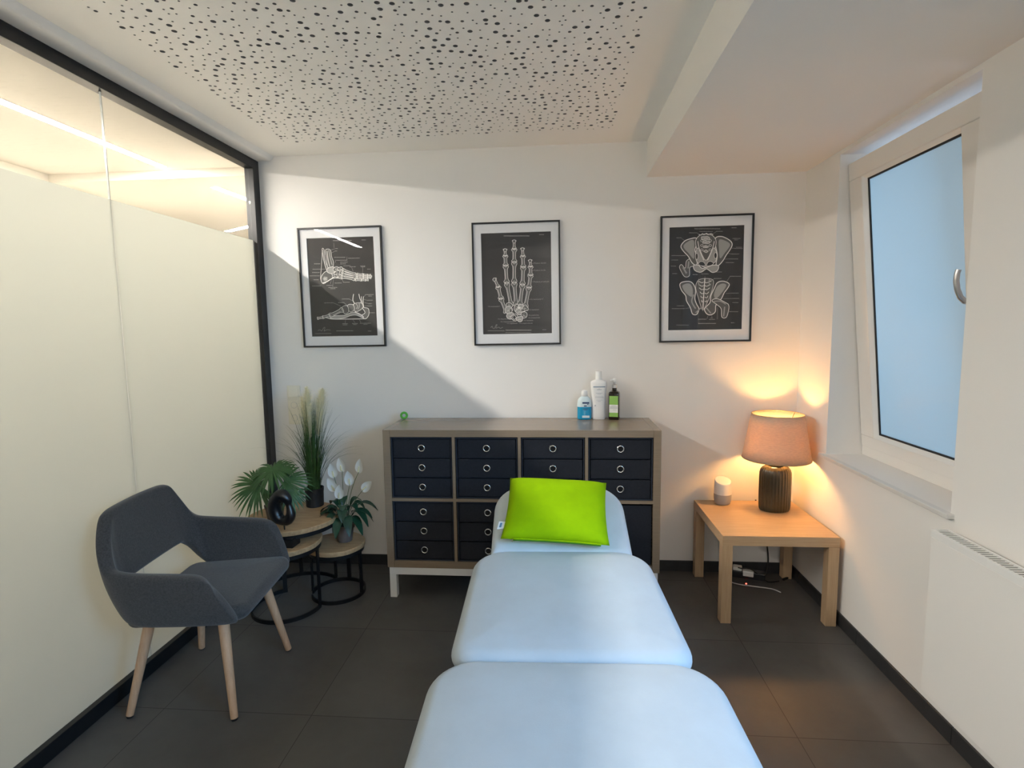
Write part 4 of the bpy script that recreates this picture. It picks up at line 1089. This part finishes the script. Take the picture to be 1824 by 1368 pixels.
def pelvis(A):
    A.poly([(350, 525), (410, 500), (425, 570), (382, 592), (378, 672), (332, 682), (295, 625), (280, 585), (300, 562), (338, 598)], 1, 3, 5); A.line([(315, 590), (350, 650)], 16, 2); A.line([(372, 530), (365, 600)], 14, 2)
    A.poly([(445, 300), (390, 305), (332, 328), (294, 380), (320, 430), (368, 482), (405, 545), (450, 568), (452, 480), (432, 420), (450, 355)], 1, 3, 8); A.poly([(420, 322), (360, 335), (318, 385), (370, 450), (420, 505), (425, 430)], 2, None)
    A.poly([(640, 292), (700, 284), (772, 320), (798, 360), (778, 412), (738, 470), (708, 522), (662, 572), (640, 562), (652, 472), (640, 402), (628, 340)], 1, 3, 8); A.poly([(670, 315), (740, 330), (778, 368), (730, 440), (680, 500), (668, 410)], 2, None)
    A.poly([(478, 272), (540, 258), (602, 272), (640, 330), (622, 420), (575, 500), (540, 565), (500, 500), (455, 420), (438, 330)], 1, 3, 5)
    A.poly([(440, 440), (470, 400), (540, 520), (610, 400), (645, 440), (640, 520), (600, 560), (540, 590), (480, 565), (445, 520)], 2, 3, 5)
    for c, rx, ry in (((540, 298), 44, 18), ((540, 340), 34, 14), ((540, 385), 26, 12), ((540, 430), 20, 11)): A.blob(c, rx, ry, 2, 3, 4)
    for x in (500, 582):
        for y in (325, 372, 416): A.blob((x, y), 13, 10, 1, 3, 3.5)
    A.line([(460, 330), (478, 420), (520, 520)], 7, 3, sm=True); A.line([(622, 330), (600, 420), (556, 520)], 7, 3, sm=True)
    A.blob((450, 480), 13, 32, 0, 3, 4); A.blob((634, 472), 14, 30, 0, 3, 4)
    A.poly([(418, 572), (465, 568), (500, 598), (540, 592), (610, 568), (664, 575), (652, 622), (605, 640), (562, 612), (540, 606), (490, 638), (432, 620)], 2, 3, 7)
    A.poly([(468, 548), (490, 532), (520, 540), (534, 572), (495, 574), (472, 565)], 0, 3, 4); A.poly([(548, 572), (560, 540), (585, 530), (612, 545), (605, 562), (575, 574)], 0, 3, 4)
    A.line([(470, 262), (490, 268), (505, 255), (520, 265), (545, 252), (560, 264), (590, 255), (610, 266)], 6, 3, sm=True)
    # rear view
    A.poly([(284, 762), (312, 736), (378, 730), (418, 758), (440, 820), (432, 900), (452, 960), (472, 1000), (452, 1055), (410, 1052), (388, 990), (350, 922), (342, 872), (302, 820)], 1, 3, 8); A.poly([(310, 770), (375, 750), (410, 800), (405, 880), (360, 860), (325, 820)], 2, None); A.line([(420, 860), (402, 930), (440, 1000)], 14, 2, sm=True)
    A.poly([(622, 800), (652, 742), (710, 726), (768, 752), (756, 792), (720, 842), (692, 900), (640, 962), (632, 1030), (590, 1060), (550, 1050), (528, 1000), (580, 940), (590, 870)], 1, 3, 8); A.poly([(650, 780), (705, 750), (740, 770), (690, 850), (640, 900), (620, 860)], 2, None)
    A.poly([(600, 920), (650, 900), (740, 942), (762, 960), (766, 1000), (742, 1082), (698, 1082), (690, 1000), (650, 960)], 1, 3, 6); A.line([(610, 930), (680, 925), (735, 955)], 10, 2, sm=True); A.line([(725, 980), (715, 1075)], 12, 2); A.line([(655, 985), (652, 1105)], 12, 1)
    A.poly([(482, 708), (600, 708), (612, 770), (572, 900), (522, 1002), (502, 1002), (468, 900), (440, 780)], 1, 3, 4)
    A.line([(530, 700), (520, 850), (512, 1000)], 9, 3, sm=True)
    for y in (730, 765, 800, 840, 880, 920):
        k = 1 - (y - 700) / 330
        A.line([(522 - 70 * k, y - 8), (500, y + 12), (518, y + 4)], 6, 3, sm=True); A.line([(524 + 78 * k, y - 8), (550, y + 12), (528, y + 4)], 6, 3, sm=True)
    for x in (470, 575): A.line([(x, 705), (x - 4, 740), (x + 6, 770)], 9, 2, sm=True)
    A.line([(440, 1040), (500, 985)], 12, 2); A.line([(590, 1045), (540, 985)], 12, 2)
    for x0, x1, y in ((375, 450, 247), (475, 605, 234), (640, 705, 232), (250, 300, 297), (800, 880, 303), (820, 855, 316), (835, 895, 390), (820, 900, 402), (200, 340, 474), (200, 265, 517), (195, 245, 578), (785, 865, 457), (765, 855, 506), (735, 815, 542), (210, 255, 652), (410, 460, 662), (495, 565, 655), (640, 695, 636), (620, 690, 700), (775, 885, 678), (790, 860, 845), (800, 865, 898), (800, 860, 938), (255, 325, 972), (205, 330, 1000), (755, 855, 1028), (465, 545, 1104), (570, 630, 1106), (585, 610, 1092)): A.cap(x0, x1, y, 5)
    for a, b_ in (((302, 305), (328, 325)), ((452, 247), (470, 268)), ((612, 255), (640, 234)), ((780, 400), (818, 400)), ((750, 450), (782, 458)), ((712, 510), (762, 506)), ((735, 740), (775, 682)), ((735, 850), (788, 845)), ((710, 900), (798, 899)), ((530, 680), (530, 700)), ((598, 720), (618, 702)), ((340, 1000), (385, 990)), ((512, 1005), (512, 1030)), ((550, 1100), (560, 1072)), ((598, 1065), (598, 1088))): A.line([a, b_], 2.6, 4)
    A.cap(425, 680, 207, 7); A.cap(790, 840, 197, 6); A.cap(465, 640, 1146, 7); A.cap(785, 820, 1138, 5); A.cap(250, 370, 1163, 4)

picture('black framed print of two foot skeletons, nearest the glass wall', -1.274, 1.726, [(137, 200), (820, 182), (858, 1195), (190, 1200)], .410, .585, .002, feet, -.25)
picture('black framed print of a hand skeleton above the cube shelf', -.2265, 1.726, [(143, 203), (866, 180), (878, 1222), (168, 1236)], .407, .585, .002, hand, -.25)
picture('black framed print of pelvis bones above the table lamp side', .849, 1.731, [(178, 192), (918, 168), (892, 1202), (168, 1217)], .412, .580, .004, pelvis, -.2)

# ------------------------------------------------------------------ lights
def area(name, loc, rot, sx, sy, col, power):
    l = D.lights.new(name, 'AREA'); l.shape = 'RECTANGLE'; l.size = sx; l.size_y = sy; l.color = col; l.energy = power
    o = D.objects.new(name, l); C.objects.link(o); o.location = loc; o.rotation_euler = rot; return o
# daylight entering by the second window and falling on the first one from outside
def aim(o, tgt):
    d = Vector(tgt) - o.location; o.rotation_euler = d.to_track_quat('-Z', 'Y').to_euler()
o = area('daylight_window_2', (2.85, -3.9, 2.50), (0, 0, 0), 1.5, 1.5, (.25, .59, 1.0), 172); aim(o, (.0, -1.5, .6))
area('daylight_window_1', (2.35, -.80, 1.75), (0, math.radians(90), 0), 1.5, 1.5, (.76, .84, 1.0), 8.5)
# added point light without a fixture, fills the room from behind the camera
l = D.lights.new('rear_fill_light', 'POINT'); l.color = (1.0, .95, .88); l.energy = 22; l.shadow_soft_size = .16
o = D.objects.new('rear_fill_light', l); C.objects.link(o); o.location = (.37, -4.45, 2.0)

w = D.worlds.new('sky'); S.world = w; w.use_nodes = True
bg = w.node_tree.nodes['Background']; bg.inputs[0].default_value = (.70, .82, 1.0, 1); bg.inputs[1].default_value = .42

# ------------------------------------------------------------------ camera
cy, cz, yaw, pitch, roll, foc = -3.1881, 1.4749, .0820, .1048, -.0140, 959.81
cam = D.cameras.new('camera'); co = D.objects.new('camera', cam); C.objects.link(co)
cam.sensor_fit = 'HORIZONTAL'; cam.sensor_width = 36; cam.lens = foc / 1824 * 36; cam.clip_start = .02
fwd = Vector((-math.sin(yaw) * math.cos(pitch), math.cos(yaw) * math.cos(pitch), -math.sin(pitch)))
rt = Vector((math.cos(yaw), math.sin(yaw), 0)); up = rt.cross(fwd)
r2 = rt * math.cos(roll) + up * math.sin(roll); u2 = -rt * math.sin(roll) + up * math.cos(roll)
R = Matrix((r2, u2, -fwd)).transposed().to_4x4()
co.matrix_world = Matrix.Translation((0, cy, cz)) @ R
S.camera = co

S.view_settings.view_transform = 'Standard'; S.view_settings.look = 'None'; S.view_settings.exposure = 0.40; S.view_settings.gamma = 1.0
S.view_settings.use_curve_mapping = False
S.cycles.use_denoising = True
S.cycles.max_bounces = 10; S.cycles.diffuse_bounces = 6; S.cycles.glossy_bounces = 4; S.cycles.transmission_bounces = 8; S.cycles.transparent_max_bounces = 12
S.cycles.sample_clamp_indirect = 14.0
S.cycles.caustics_reflective = False; S.cycles.caustics_refractive = False
